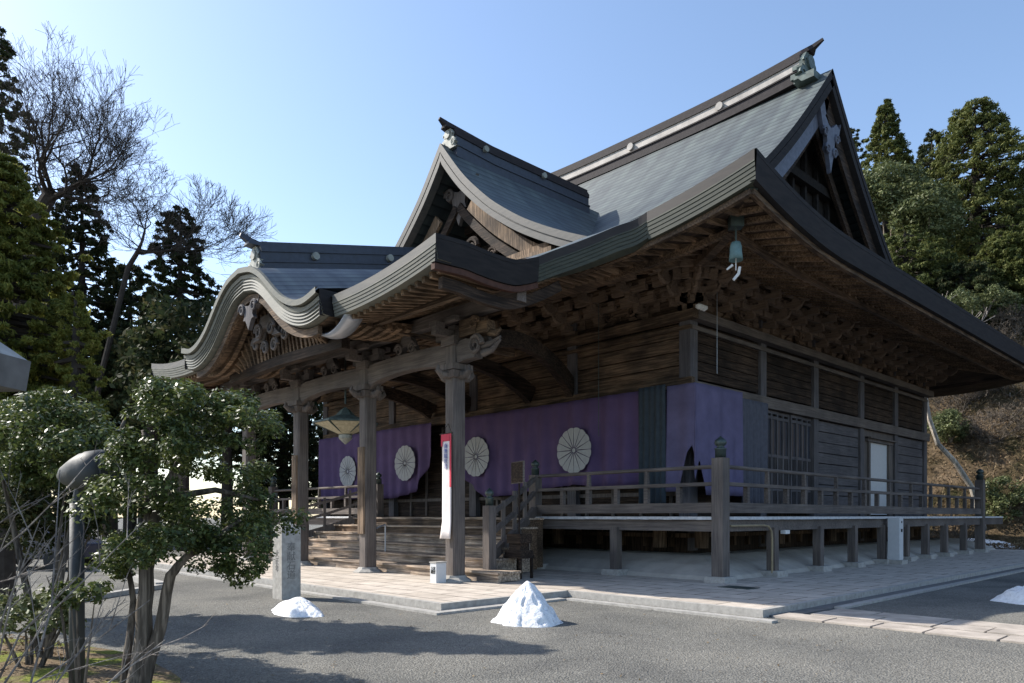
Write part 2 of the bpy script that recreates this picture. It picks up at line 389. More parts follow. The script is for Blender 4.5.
# hip ends and corners
for X0, sg in ((XR, -1), (XL, 1)):
    dsx = [4.6 * i / 18 for i in range(19)]
    for side in (0, 1):                           # corner pieces of the front/back slope: columns by distance from side eave
        P, U = [], []
        for i in range(15):
            t = i / 14.
            row, ur = [], []
            for dx in dsx:
                d = dx * t; x = X0 + sg * dx; y = (YF + d) if side == 0 else (YB - d)
                row.append((x, y, prof(d) + lift(dx, d))); ur.append((x, arc(d)))
            P.append(row); U.append(ur)
        roof.grid(P, U)
        # remaining front slope strip inward of the verge is part of the main grid
    P, U = [], []
    for dx in dsx:
        row, ur = [], []
        for k in range(41):
            t = k / 40.; y = (YF + dx) + t * ((YB - dx) - (YF + dx)); x = X0 + sg * dx
            row.append((x, y, prof(dx) + lift(min(y - YF, YB - y), dx))); ur.append((y, arc(dx)))
        P.append(row); U.append(ur)
    roof.grid(P, U)
    P, U = [], []                                 # hip roof runs in under the gable overhang
    for dx in (4.6, 5.2, 5.9):
        P.append([(X0 + sg * dx, YF + 4.6 + k * (YB - YF - 9.2) / 20, min(prof(4.6) + (dx - 4.6) * .5, prof(4.6 + min(k, 20 - k) * (YB - YF - 9.2) / 20) - .15 * (dx > 4.6))) for k in range(21)]); U.append([(k, arc(dx)) for k in range(21)])
    roof.grid(P, U)
roof.build('main_roof', M['roof'], hall, smooth=True)

# layered eave edge: sweep a grooved profile along a path; nrm = outward
STEP = [(0, 0), (0, .25), (.03, .25), (.03, .262), (.01, .264), (.015, .34), (.04, .342), (.04, .352), (.025, .354), (.03, .43), (.055, .432), (.055, .442), (.04, .444), (.045, .52), (.07, .522), (.07, .532), (.055, .534), (.06, .62), (.4, .62)]
FLAT = [(0, 0), (0, .1), (.008, .1), (.008, .108), (.0, .11), (.03, .62), (.16, .62)]
def eave(b, path, outs, T=.62, prof_=STEP):
    P = []; U = []
    for (p, o) in zip(path, outs):
        P.append([(p[0] - o[0] * a, p[1] - o[1] * a, p[2] + .015 - t * T / .62) for a, t in prof_])
        U.append([(p[0] + p[1], t / .62) for a, t in prof_])
    b.grid(P, U)
def line(p, q, n): return [(p[0] + (q[0] - p[0]) * i / n, p[1] + (q[1] - p[1]) * i / n) for i in range(n + 1)]
def eave_run(name, p, q, out, mat, zf, n=40, T=.62, pf=None):
    b = MB(); L = line(p, q, n); L3 = [(x, y, zf(x, y)) for x, y in L]
    outs = [out] * len(L)
    eave(b, L3, outs, T, pf or (FLAT if 'side' in name or 'rear' in name else STEP))
    return b.build(name, mat, hall)
ez = lambda x, y: zmain(min(max(x, XL), XR), min(max(y, YF), YB))
eave_run('front_eave_edge', (-.7, YF), (XR - .035, YF), (0, -1), M['fascia'], ez, 24)
eave_run('front_eave_edge', (XL, YF), (-19.1, YF), (0, -1), M['fascia'], ez, 24)
eave_run('side_eave_edge', (XR, YF + .03), (XR, YB), (1, 0), M['fascia_s'], ez, 60)
eave_run('side_eave_edge', (XL, YF), (XL, YB), (-1, 0), M['fascia_s'], ez, 60)
eave_run('rear_eave_edge', (XL, YB), (XR, YB), (0, 1), M['fascia'], ez, 40)

# ---- porch roof
KX0, KX1, KY = -19.1, -2.1, -7.0
KC = -10.6
ktab = smooth_tab([(-7.0, 6.80), (-5.5, 7.1), (-4.67, 7.33), (-3.74, 7.7), (-2.8, 8.1), (-2.0, 8.47), (-1, 8.88), (0, 9.3)], 150)
def zk(x, y):
    s = min(KX1 - x, x - KX0)
    return ktab(y) + .36 * max(0, 1 - s / 3.6) ** 2 * max(0, 1 - (y + 7) / 2.2) - .16 * max(0, 1 - s / 1.5) * (1 if -6.2 < y < -2.4 else 0) * math.sin(math.pi * min(1, max(0, (y + 6.2) / 3.8)))
kr = MB(); P = []; U = []
for i in range(31):
    y = KY + (7.0 - 1.2) * i / 30
    P.append([(KX1 + (KX0 - KX1) * j / 60, y, zk(KX1 + (KX0 - KX1) * j / 60, y) + (.01 if y > -2 else 0)) for j in range(61)]); U.append([(j * .28, arc(y + 7)) for j in range(61)])
kr.grid(P, U)
_kt = smooth_tab([(0, 8.45), (.8, 8.33), (1.4, 8.02), (2.0, 7.55), (2.5, 7.17), (3.1, 6.9), (3.7, 6.8), (4.37, 6.95)], 120)
keep_ = []                                        # leave the mouth under the undulating gable open
for fi, f in enumerate(kr.f):
    cx_ = sum(kr.v[i][0] for i in f) / 4 - KC; cy_ = sum(kr.v[i][1] for i in f) / 4; cz_ = max(kr.v[i][2] for i in f)
    if abs(cx_) < 4.0 and cy_ < -1.5 and cz_ < _kt(abs(cx_)) + .22 * (cy_ + 7.3) - .12: continue
    keep_.append(fi)
kr.uv = {k: kr.uv[q] for k, q in enumerate(keep_)}; kr.m = [kr.m[q] for q in keep_]; kr.f = [kr.f[q] for q in keep_]
kr.build('porch_roof', M['roof_k'], hall, smooth=True)
KH = 4.37
eave_run('porch_eave_edge', (-6.1, KY), (KX1, KY), (0, -1), M['fascia_k'], zk, 20, .5)
eave_run('porch_eave_edge', (KX0, KY), (-15.1, KY), (0, -1), M['fascia_k'], zk, 20, .5)
for X, o in ((KX1, 1), (KX0, -1)):
    KE = 2.9 if o == 1 else 5.0
    b = MB(); L = [(X, KY + KE * i / 24) for i in range(25)]
    eave(b, [(x, y, zk(x, y)) for x, y in L], [(o, 0)] * 25, .55, FLAT); b.build('porch_side_eave_edge', M['fascia_s'], hall)
    b = MB(); b.beam([(X - o * .12, y + .02, zk(x, y) - .61) for x, y in L], .12, .12)
    b.build('porch_eave_batten', plain('red_brown_batten', (.075, .036, .026), .8), hall)
    b = MB(); b.beam([(X - o * .3, KY + .35 + 3.5 * i / 16, zk(X, KY + .35 + 3.5 * i / 16) - .84 + .06 * math.sin(math.pi * i / 16) * -1) for i in range(17)], .14, .24)
    b.build('porch_barge_board', M['dark_y'], hall)

fl = [(-2.1, -4.1, zk(-2.1, -4.1)), (-2.06, -3.6, 7.66), (-1.9, -3.15, 7.88), (-1.62, -2.7, 8.12), (-1.3, -2.35, 8.32), (-.98, -2.1, 8.44), (-.7, -2.0, zmain(-.7, -2))]
def cat(pts, n):
    out = []
    for i in range(len(pts) - 1):
        p = [Vector(pts[max(0, min(len(pts) - 1, k))]) for k in (i - 1, i, i + 1, i + 2)]
        for j in range(n):
            t_ = j / n; out.append(.5 * (2 * p[1] + (p[2] - p[0]) * t_ + (2 * p[0] - 5 * p[1] + 4 * p[2] - p[3]) * t_ ** 2 + (3 * p[1] - p[0] - 3 * p[2] + p[3]) * t_ ** 3))
    return out + [Vector(pts[-1])]
fp = cat(fl, 4); fo = []
for i, p in enumerate(fp):
    t_ = i / (len(fp) - 1); a = -math.pi / 2 * min(1, t_ * 1.6); fo.append((math.cos(a), math.sin(a)))
b = MB(); eave(b, fp, fo, .57, STEP); b.build('eave_edge_flare', M['fascia'], hall)
inn = cat([(-2.5, -4.5, 0), (-2.5, -3.6, 0), (-2.5, -2.8, 0), (-2.4, -2.1, 0), (-1.9, -1.7, 0), (-1.2, -1.6, 0), (-.7, -1.7, 0)], 4)
b = MB(); P = []; U = []
for k in range(7):
    t_ = k / 6.; row = []
    for p, q in zip(fp, inn):
        zi = (zk(q.x, q.y) if q.y < -2 else zmain(q.x, q.y)) + .03; zz = p.z + .01 + (zi - p.z - .01) * t_; row.append((p.x + (q.x - p.x) * t_, p.y + (q.y - p.y) * t_, zz + (.02 if 0 < k < 6 else 0)))
    P.append(row); U.append([(i * .15, t_ * .9 * 1.2) for i in range(len(row))])
b.grid(P, U); b.build('roof_flare', M['roof'], hall, smooth=True)
# ---- undulating karahafu gable over the porch
ktop = smooth_tab([(0, 8.45), (.8, 8.33), (1.4, 8.02), (2.0, 7.55), (2.5, 7.17), (3.1, 6.9), (3.7, 6.8), (4.37, 6.95)], 120)
def kz(h): return ktop(abs(h))
KFY = -7.3
hs = [-KH + 2 * KH * i / 96 for i in range(97)]
def knorm(h):
    e = .05; dz = (kz(min(KH, h + e)) - kz(max(-KH, h - e))) / (2 * e); n = Vector((-dz, 0, 1)).normalized(); return n
al = [0]
for i in range(1, 97): al.append(al[-1] + math.hypot(hs[i] - hs[i - 1], kz(hs[i]) - kz(hs[i - 1])))
b = MB(); P = []; U = []
for i in range(20):
    y = KFY + 7.6 * i / 19
    P.append([(KC + h, y, kz(h) + .22 * (y - KFY)) for h in hs]); U.append([(y, a) for a in al])
b.grid(P, U); b.build('karahafu_roof', M['roof_k'], hall, smooth=True)
kp = [(0, -.02), (-.08, 0), (-.08, .15), (.06, .16), (.06, .2), (.0, .21), (.01, .25)]
for k in range(5): t0 = .25 + k * .08; kp += [(.02 + .015 * k, t0 + .055), (.05 + .015 * k, t0 + .06), (.05 + .015 * k, t0 + .075)]
kp += [(.3, .68)]
b = MB(); P = []; U = []
for h, a in zip(hs, al):
    n = knorm(h); sc = 1.0
    row = []
    for o, t in kp: row.append((KC + h - n.x * t * .9, KFY + o, kz(h) - n.z * t * .95 + .02))
    P.append(row); U.append([(a, .4 + t) for o, t in kp])
b.grid(P, U); b.build('karahafu_eave_edge', M['fascia_k'], hall)
for sg in (-1, 1):                                # cut ends of the karahafu edge
    b = MB(); x = KC + sg * KH
    b.span(x - .015, x + .015, KFY + .03, KFY + 1.3, kz(KH) - .62, kz(KH)).build('karahafu_end', M['fascia_s'], hall)
# curved underside boards, ribs and inner barge board
b = MB(); P = []
for i in range(10):
    y = KFY + .25 + 5.4 * i / 9
    P.append([(KC + h - knorm(h).x * .66, y, kz(h) - .66 * knorm(h).z + .1 * (y - KFY)) for h in hs])
b.grid(P); b.build('karahafu_soffit', M['brown_y'], hall, smooth=True)
b = MB()
for k in range(15):
    y = KFY + .75 + k * .3
    b.beam([(KC + h - knorm(h).x * .72, y, kz(h) - .74 * knorm(h).z + .1 * (y - KFY)) for h in hs[::3]], .13, .16)
b.build('karahafu_ribs', M['raft'], hall)
for dd, off, hh, nm, mt in ((.3, .74, .2, 'karahafu_barge_board', 'brown_x'),):
    b = MB(); b.beam([(KC + h - knorm(h).x * off, KFY + dd, kz(h) - off * knorm(h).z) for h in hs[6:-6:2]], .12, hh).build(nm, M[mt], hall)
def scroll(b, c, ua, va, na, r, th, sgn=1, turns=1.6, w=.3):
    pts = []; n = 26
    for i in range(n):
        a = turns * 2 * math.pi * i / (n - 1); rr = r * (1 - .82 * i / (n - 1))
        pts.append(Vector(c) + Vector(ua) * (sgn * rr * math.cos(a)) + Vector(va) * (rr * math.sin(a)))
    b.tube(pts, [r * w * (1 - .6 * i / n) for i in range(n)], 6)
X_, Y_, Z_ = (1, 0, 0), (0, 1, 0), (0, 0, 1)
gegyo = [(0, .1), (.22, .16), (.5, .3), (.78, .22), (.95, .42), (.7, .02), (.52, -.12), (.38, -.05), (.32, -.3), (.42, -.48), (.25, -.52), (.14, -.7), (0, -.98)]
gegyo = gegyo + [(-a, z) for a, z in gegyo[-2:0:-1]]
b = MB(); b.prism([(a * .8, z * .62) for a, z in gegyo], (KC, KFY + .28, 7.42), X_, Z_, Y_, .12)
for s_ in (-1, 1): scroll(b, (KC + s_ * .38, KFY + .2, 7.42), X_, Z_, Y_, .17, .1, s_)
b.build('gable_pendant', M['blue_z'], hall)
# tie beam and frog-leg strut in the karahafu mouth
b = MB(); b.beam([(KC - 3.5, KFY + 1.25, 6.02), (KC, KFY + 1.25, 6.1), (KC + 3.5, KFY + 1.25, 6.02)], .24, .28).build('rainbow_beam', M['dark_x'], hall)
b = MB(); tp = [(h, kz(h) - .75) for h in hs if abs(h) < 3.3]; b.prism([(-3.3, 6.0)] + tp + [(3.3, 6.0)], (KC, KFY + 1.3, 0), X_, Z_, Y_, .08); b.build('karahafu_tympanum', M['dark_x'], hall)
b = MB()
for k in range(-14, 15):
    h = k * .23; zt_ = kz(h) - .8
    if zt_ > 6.2: b.beam([(KC + h, KFY + 1.22, 6.1), (KC + h + .03 * math.sin(k), KFY + 1.12, (6.1 + zt_) / 2), (KC + h, KFY + .95, zt_)], .1, .12)
b.build('tympanum_battens', M['raft'], hall)
b = MB()
for s_ in (-1, 1):
    for (dx_, dz_, rr_) in ((.5, 6.85, .26), (.95, 6.65, .2), (.4, 7.2, .18), (.3, 6.45, .2)): scroll(b, (KC + s_ * dx_, KFY + .85, dz_), X_, Z_, Y_, rr_, .1, s_)
b.build('gable_carving', M['grey_x'], hall)
frog = [(-.75, 0), (-.55, .12), (-.35, .38), (-.18, .6), (.18, .6), (.35, .38), (.55, .12), (.75, 0), (.35, .02), (.16, .28), (-.16, .28), (-.35, .02)]
b = MB(); b.prism([(a * 1.2, z * 1.1) for a, z in frog], (KC, KFY + .8, 6.66), X_, Z_, Y_, .16)
for s_ in (-1, 1): scroll(b, (KC + s_ * .4, KFY + .7, 6.9), X_, Z_, Y_, .22, .1, s_)
b.build('frog_leg_strut', M['grey_x'], hall)
# curved metal rain chute below the karahafu's right end
b = MB(); P = []
for i in range(13):
    t = i / 12.; x = KC + 3.35 + 1.6 * t; zz = 6.2 - .32 * math.sin(math.pi * t) ** .8 + .1 * t
    P.append([(x, KY + .1 + .5 * k / 4., zz + .06 * (k - 2) ** 2 * .25) for k in range(5)])
b.grid(P); o = b.build('rain_chute', M['metal_pale'], hall, smooth=True)
sm = o.modifiers.new('thick', 'SOLIDIFY'); sm.thickness = .05

# ---- ridges
def ridge(name, pts, axis, w, h, mats, ends, tip=.45):
    """pts: bottom centre-line points"""
    r = []
    def sweep(z0, z1, ww, m, nm):
        b = MB(); b.beam([(p[0], p[1], p[2] + (z0 + z1) / 2) for p in pts], ww, z1 - z0); return b.build(nm, m, hall)
    sweep(-.3, h * .09, w, mats[0], name + '_base')
    sweep(h * .09, h * .15, w * 1.1, mats[0], name + '_lower_band')
    sweep(h * .15, h * .56, w * .84, mats[1], name + '_side_band')
    sweep(h * .56, h * .76, w * .95, mats[2], name + '_upper_band')
    sweep(h * .76, h * .86, w * .8, mats[2], name + '_course')
    # cap with upturned tip
    b = MB(); q = [(p[0], p[1], p[2] + h * .93) for p in pts]
    d = Vector(pts[0]) - Vector(pts[1]); d.z = 0; d.normalize()
    if ends[0]:
        p0 = Vector(q[0]); q = [tuple(p0 + d * (1.1 * tip / .45) + Vector((0, 0, tip))), tuple(p0 + d * (.55 * tip / .45) + Vector((0, 0, tip * .55))), tuple(p0 + d * .25 + Vector((0, 0, tip * .2)))] + q
    hh = [.1, .16, .17] + [h * .16] * len(pts) if ends[0] else h * .16
    ww = [.08, .2, w * .5] + [w * .66] * len(pts) if ends[0] else w * .66
    b.beam(q, ww, hh); b.build(name + '_cap', mats[2], hall)
def orn(c, ua, na, s, mat, name='ridge_ornament'):
    poly = [(-.95, -.75), (-.62, -.72), (-.6, -.5), (-.78, -.42), (-.52, -.3), (-.62, -.12), (-.38, -.02), (-.42, .3), (-.2, .62), (0, .72)]
    poly = poly + [(-a, z) for a, z in poly[-2::-1]]
    b = MB(); b.prism([(a * s, z * s) for a, z in poly], c, ua, Z_, na, .22 * s)
    for s_ in (-1, 1):
        cc = Vector(c) + Vector(ua) * (.5 * s * s_) + Vector((0, 0, -.42 * s)) + Vector(na) * .1 * s
        scroll(b, cc, ua, Z_, na, .24 * s, .1, s_)
        cc = Vector(c) + Vector(ua) * (.3 * s * s_) + Vector((0, 0, .15 * s)) + Vector(na) * .1 * s
        scroll(b, cc, ua, Z_, na, .17 * s, .1, s_)
    cc = Vector(c) + Vector((0, 0, .2 * s)); b.tube([cc - Vector(na) * .1 * s, cc + Vector(na) * .2 * s], .26 * s, 16)
    b.build(name, mat, hall)
n = 24; pts = []
for i in range(n + 1):
    t = i / n; x = -3.7 + (-20.3 + 3.7) * t; pts.append((x, HY, 18.6 + .28 * abs(2 * t - 1) ** 3))
ridge('main_ridge', pts, 'x', .95, .95, (M['ridge_brown'], M['ridge_light'], M['ridge_brown']), (1, 1), .3)
orn((-3.62, HY, 19.15), Y_, X_, 1.05, M['patina'])
b = MB(); b.box((-3.4, HY, 18.5), (.8, 1.5, .28)); b.box((-3.75, HY, 18.75), (.5, 1.2, .2)); b.box((-3.75, HY, 19.1), (.4, 1.1, .16)); b.build('ridge_end_base', M['patina'], hall)
orn((-20.45, HY, 19.15), Y_, (-1, 0, 0), 1.05, M['patina'])
for x in (-7.2, -11.9, -16.6):
    for s_ in (-1, 1):
        b = MB(); b.tube([(x, HY + s_ * .3, 19.0), (x, HY + s_ * .52, 19.0)], .17, 14).build('ridge_crest', M['ridge_light'], hall)
CX_ = -10.75
pts = [(CX_, .25 + 7.05 * i / 12, 14.4 - .12 * min(1, i / 3.)) for i in range(13)]
ridge('dormer_ridge', pts, 'y', .7, .8, (M['ridge_dark'], M['ridge_dark'], M['ridge_brown']), (1, 0), .2)
orn((CX_, .2, 14.8), X_, (0, -1, 0), .55, M['patina_pale'])
pts = [(KC, -6.85 + 5.6 * i / 12, 8.62 + .22 * (5.6 * i / 12)) for i in range(13)]
ridge('porch_ridge', pts, 'y', .7, .66, (M['ridge_dark'], M['ridge_dark'], M['ridge_dark']), (1, 0), .19)
orn((KC, -6.85, 8.84), X_, (0, -1, 0), .55, M['patina_pale'])
for xx, ys, zz in ((CX_, (1.6, 4.6), 14.78), (KC, (-5.2, -2.6), 9.0)):
    for y in ys:
        b = MB(); z = zz + (.22 * (y + 6.3) if xx == KC else 0); b.tube([(xx - .42, y, z), (xx + .42, y, z)], .11, 12).build('ridge_crest', M['patina_pale'], hall)

# ---- chidori dormer
dtab = smooth_tab([(0, 14.5), (.6, 13.75), (1.2, 13.0), (2.6, 11.72), (4.0, 10.75), (5.2, 10.1), (6.2, 9.62), (7.2, 9.2)], 120)
def dz(h): return dtab(abs(h))
DH = 7.0; DY = -.2
dh = [DH * i / 50 for i in range(51)]
for sg in (-1, 1):
    b = MB(); P = []; U = []; L = 0; a = [0]
    for i in range(1, 51): a.append(a[-1] + math.hypot(dh[i] - dh[i - 1], dz(dh[i]) - dz(dh[i - 1])))
    for k in range(14):
        y = DY + 9.2 * k / 13
        P.append([(CX_ + sg * h, y, dz(h)) for h in dh]); U.append([(y, q) for q in a])
    b.grid(P, U); b.build('dormer_roof', M['roof_d'], hall, smooth=True)
    def dn(h):
        e = .05; s = (dz(h + e) - dz(max(0, h - e))) / (2 * e) if h > e else -1.2
        return Vector((-s, 0, 1)).normalized()
    b = MB(); P = []; U = []
    pr_ = [(0, -.01), (0, .2), (.04, .2), (.04, .23), (.01, .24), (.01, .42), (.3, .42)]
    for h, q in zip(dh, a):
        nn = dn(h); P.append([(CX_ + sg * max(0, h - nn.x * t) if h > 0 else CX_, DY + o, dz(h) - nn.z * t if h > 0 else dz(0) - t * 1.55) for o, t in pr_]); U.append([(q, .5) for _ in pr_])
    b.grid(P, U); b.build('dormer_eave_edge', M['fascia_d'], hall)
    b = MB(); hh = [h for h in dh if 1.3 < h < 4.7]
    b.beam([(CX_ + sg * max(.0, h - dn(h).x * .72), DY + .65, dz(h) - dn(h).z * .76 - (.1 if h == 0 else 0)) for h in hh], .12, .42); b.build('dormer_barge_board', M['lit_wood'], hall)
    b = MB(); b.beam([(CX_ + sg * max(.0, h - dn(h).x * 1.2), DY + .8, dz(h) - dn(h).z * 1.2 - (.2 if h == 0 else 0)) for h in [q for q in dh if .9 < q < 4.9]], .12, .3); b.build('dormer_inner_board', M['dark_x'], hall)
b = MB(); poly = [(sg * h, dz(h) - .4) for sg, hh in ((-1, dh[::-1]), (1, dh[1:])) for h in hh if h < 6]
poly = [(-6, 9.3)] + poly + [(6, 9.3)]
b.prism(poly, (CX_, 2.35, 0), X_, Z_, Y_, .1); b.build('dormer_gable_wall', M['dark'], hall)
b = MB()
for k in range(-5, 6): b.span(CX_ + k * .8 - .06, CX_ + k * .8 + .06, 2.1, 2.28, 9.4, dz(abs(k * .8) + .1) - .9)
for z, hw in ((10.2, 3.7), (11.2, 2.3), (12.2, 1.2)): b.span(CX_ - hw, CX_ + hw, 1.9, 2.25, z, z + .28)
b.build('dormer_gable_frame', M['dark_x'], hall)  # dark wood here carries the shade under the dormer overhang
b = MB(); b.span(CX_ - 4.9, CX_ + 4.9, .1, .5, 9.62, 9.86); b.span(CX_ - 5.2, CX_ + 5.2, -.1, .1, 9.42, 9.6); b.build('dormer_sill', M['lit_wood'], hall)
b = MB(); b.prism([(a * 1.0, z * 1.1) for a, z in gegyo], (CX_, DY + .9, 12.95), X_, Z_, Y_, .14)
for s_ in (-1, 1): scroll(b, (CX_ + s_ * .5, DY + .8, 13.05), X_, Z_, Y_, .24, .1, s_)
b.build('gable_pendant', M['grey_z'], hall)
b = MB(); b.prism([(a * 1.5, z * 1.3) for a, z in frog], (CX_, 1.5, 10.45), X_, Z_, Y_, .2)
for s_ in (-1, 1): scroll(b, (CX_ + s_ * .8, .55, 10.85), X_, Z_, Y_, .34, .1, s_); scroll(b, (CX_ + s_ * 1.8, .6, 10.4), X_, Z_, Y_, .24, .1, s_)
b.build('frog_leg_strut', M['dark_x'], hall)

# ---- side gables of the main roof
for X0, sg in ((GXR, 1), (GXL, -1)):
    dd = [4.6 + (14.45 - 4.6) * i / 50 for i in range(51)]
    def pn(d):
        e = .1; s = (prof(min(14.45, d + e)) - prof(d - e)) / (2 * e); return Vector((0, -s, 1)).normalized()
    for side in (0, 1):
        yy = lambda d, t=0: (YF + d + t if side == 0 else YB - d - t)
        b = MB(); P = []; U = []
        for d in dd:
            nn = pn(d); P.append([(X0 + sg * (.0 - o), yy(d, -nn.y * t * -1 * 0 + t * (-nn.y) * -1 * -1 if 0 else 0) + (nn.y * -t if side == 0 else nn.y * t), prof(d) - nn.z * t) for o, t in ((0, -.02), (0, .2), (.05, .2), (.05, .23), (.02, .24), (.02, .5), (.5, .5))]); U.append([(d, .1)] * 7)
        b.grid(P, U); b.build('gable_eave_edge', M['fascia_s'], hall)
        b = MB(); ck = lambda y: min(y, HY - .03) if side == 0 else max(y, HY + .03)
        b = MB(); b.beam([(X0 - sg * .3, ck(yy(d) + (pn(d).y * -.82 if side == 0 else pn(d).y * .82)), prof(d) - pn(d).z * .82) for d in dd[::2]], .12, .55)
        b.build('gable_barge_board', M['hafu_pale'] if side == 0 else M['dark_y'], hall)
        b = MB(); b.beam([(X0 - sg * .75, ck(yy(d) + (pn(d).y * -1.35 if side == 0 else pn(d).y * 1.35)), prof(d) - pn(d).z * 1.35) for d in dd[8::2]], .14, .34)
        b.build('gable_inner_board', M['dark_y'], hall)
    b = MB(); poly = [(YF + d, prof(d) - .35) for d in dd] + [(YB - d, prof(d) - .35) for d in dd[::-1]] + [(YB - 4.8, 10.2), (YF + 4.8, 10.2)]
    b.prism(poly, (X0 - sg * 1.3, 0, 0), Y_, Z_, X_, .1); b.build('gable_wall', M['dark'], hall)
    b = MB()
    for k in range(-7, 8):
        y = HY + k * 1.05; d = 14.45 - abs(k * 1.05) - .1; b.span(X0 - sg * 1.22, X0 - sg * 1.05, y - .08, y + .08, 10.6, prof(max(d, 4.6)) - 1.2)
    for z, hw in ((11.7, 7.0), (13.0, 5.0), (14.6, 3.2)): b.span(X0 - sg * 1.2, X0 - sg * .9, HY - hw, HY + hw, z, z + .34)
    b.build('gable_frame', M['dark'], hall)
    b = MB(); b.prism([(a * 1.0, z * 1.6) for a, z in gegyo], (X0 - sg * .15, HY, 16.35), Y_, Z_, X_, .16)
    for s_ in (-1, 1):
        scroll(b, (X0 - sg * .05, HY + s_ * .5, 16.2), Y_, Z_, X_, .2, .1, s_); scroll(b, (X0 - sg * .05, HY + s_ * .3, 15.6), Y_, Z_, X_, .2, .1, s_)
    b.build('gable_pendant', M['hafu_pale'], hall)

# ---- soffits and rafters
def zso(d): return interp(d, [(.1, 7.80), (1.3, 8.06), (1.45, 8.2), (4.7, 9.0)])      # soffit board height by distance from eave
def zl(s, d): return lift(s, d, .6, 4.8)
b = MB()
def soff(X0, sg):
    P = []
    for d in (.25, .8, 1.3, 1.45, 2.5, 3.6, 4.7):
        P.append([(X0 + sg * d, YF + d + (YB - YF - 2 * d) * k / 40., zso(d) + zl(min(YF + d + (YB - YF - 2 * d) * k / 40. - YF, YB - (YF + d + (YB - YF - 2 * d) * k / 40.)), d)) for k in range(41)])
    b.grid(P)
soff(XR, -1); soff(XL, 1)
for sgy, Y0 in ((1, YF), (-1, YB)):
    P = []
    for d in (.25, .8, 1.3, 1.45, 2.5, 3.6, 4.7):
        row = []
        for k in range(41):
            x = XL + d + (XR - XL - 2 * d) * k / 40.; row.append((x, Y0 + sgy * d, zso(d) + zl(min(XR - x, x - XL), d)))
        P.append(row)
    b.grid(P)
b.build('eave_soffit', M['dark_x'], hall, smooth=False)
def rafters(name, side, a0, a1, sp=.42):
    b = MB(); n = int(abs(a1 - a0) / sp)
    for i in range(n + 1):
        a = a0 + (a1 - a0) * i / n
        if side in 'rl':
            X0, sg = (XR, -1) if side == 'r' else (XL, 1); s = min(a - YF, YB - a)
            f = lambda d: (X0 + sg * d, a, zso(d) + zl(s, d))
        else:
            s = min(XR - a, a - XL); f = lambda d: (a, YF + d, zso(d) + zl(s, d))
        dmax = min(4.7, s)
        if s > .35:
            e = min(1.35, s); p, q = f(.3), f(e); b.beam([(p[0], p[1], p[2] - .06), (q[0], q[1], q[2] - .06)], .1, .12)
        if s > 1.6:
            p, q = f(1.2), f(dmax); b.beam([(p[0], p[1], p[2] - .07 + .0), (q[0], q[1], q[2] - .07)], .11, .14)
    return b.build(name, M['raft'], hall)
rafters('rafters', 'r', YF + .4, YB - .4); rafters('rafters', 'f', -3.0, XR - .4); rafters('rafters', 'f', XL + .4, -18.3)
rafters('rafters', 'l', YF + .4, YB - .4, .5)
b = MB()                                          # flying rafter bearer beams
for d, dzz, ww, h in ((1.3, -.2, .14, .13), (.22, -.03, .12, .12)):
    b.beam([(XR - d, YF + d + (YB - YF - 2 * d) * k / 50., zso(d) + dzz + zl(min(d + (YB - YF - 2 * d) * k / 50., YB - YF - d - (YB - YF - 2 * d) * k / 50.), d)) for k in range(51)], ww, h)
    b.beam([(x, YF + d, zso(d) + dzz + zl(min(XR - x, x - XL), d)) for x in [XR - d - (XR - d + 3) * k / 20. for k in range(21)]], ww, h)
b.build('eave_bearer_beam', M['brown_y'], hall)
b = MB(); b.beam([(-2.6, 2.6, 8.75), (-.8, .8, 8.38), (.35, -.35, 8.22), (1.0, -1.0, 8.2)], .24, .3); b.build('hip_rafter', M['brown_y'], hall)
b = MB(); b.beam([(.3, -.3, 8.46), (1.2, -1.2, 8.42), (1.72, -1.72, 8.5)], .22, .26); b.build('upper_hip_rafter', M['brown_y'], hall)
MB().beam([(1.5, -1.5, 8.46), (1.76, -1.76, 8.52)], .27, .32).build('rafter_end_cap', M['bronze'], hall); MB().beam([(.86, -.86, 8.2), (1.05, -1.05, 8.2)], .29, .36).build('rafter_end_cap', M['bronze'], hall)

# ---- walls
WX, WY = -2.6, 2.6; WXL, WYB = -23.4, 22.3
fcols = [-2.6, -7.0, -12.1, -17.6, -23.4]; rcols = [2.6, 6.7, 10.6, 14.8, 18.55, 22.3]
b = MB(); b.span(WXL + .1, WX - .1, WY + .1, WYB - .1, 1.4, 9.0).build('inner_wall', M['dark_z'], hall)
def column(x, y): 
    b = MB(); b.span(x - .19, x + .19, y - .19, y + .19, .6, 8.0); return b.build('wall_column', M['blue_z'], hall)
for x in fcols: column(x, WY)
for y in rcols[1:]: column(WX, y)
for x in fcols[1:]: column(x, WYB)
for y in rcols[1:-1]: column(WXL, y)
def boards(name, mat, x0, x1, y0, y1, z0, z1, n, horiz=True, proud=.1):
    b = MB()
    if horiz:
        for k in range(n):
            a = z0 + (z1 - z0) * k / n; c_ = z0 + (z1 - z0) * (k + 1) / n - (.022 if mat.name.startswith('dark') else .03); q = random.uniform(-.012, .012)
            if abs(y1 - y0) < .01: b.span(x0, x1, y0 - proud + q, y0 + .12, a, c_)
            else: b.span(x0 - .12, x0 + proud + q, y0, y1, a, c_)
    return b.build(name, mat, hall)
for a, c_ in zip(fcols[1:], fcols): boards('wall_boards', M['brown_x'], a + .2, c_ - .2, WY, WY, 5.62, 7.24, 4)
for a, c_ in zip(rcols, rcols[1:]): boards('wall_boards', M['dark_y'], WX, WX, a + .2, c_ - .2, 5.62, 7.24, 6)
b = MB()
for z0, z1, pj in ((7.25, 7.5, .42), (5.28, 5.6, .3), (7.0, 7.12, .22)):
    b.span(WXL, WX + pj, WY - pj, WY - .12, z0, z1)
b.build('front_wall_beam', M['brown_x'], hall)
b = MB()
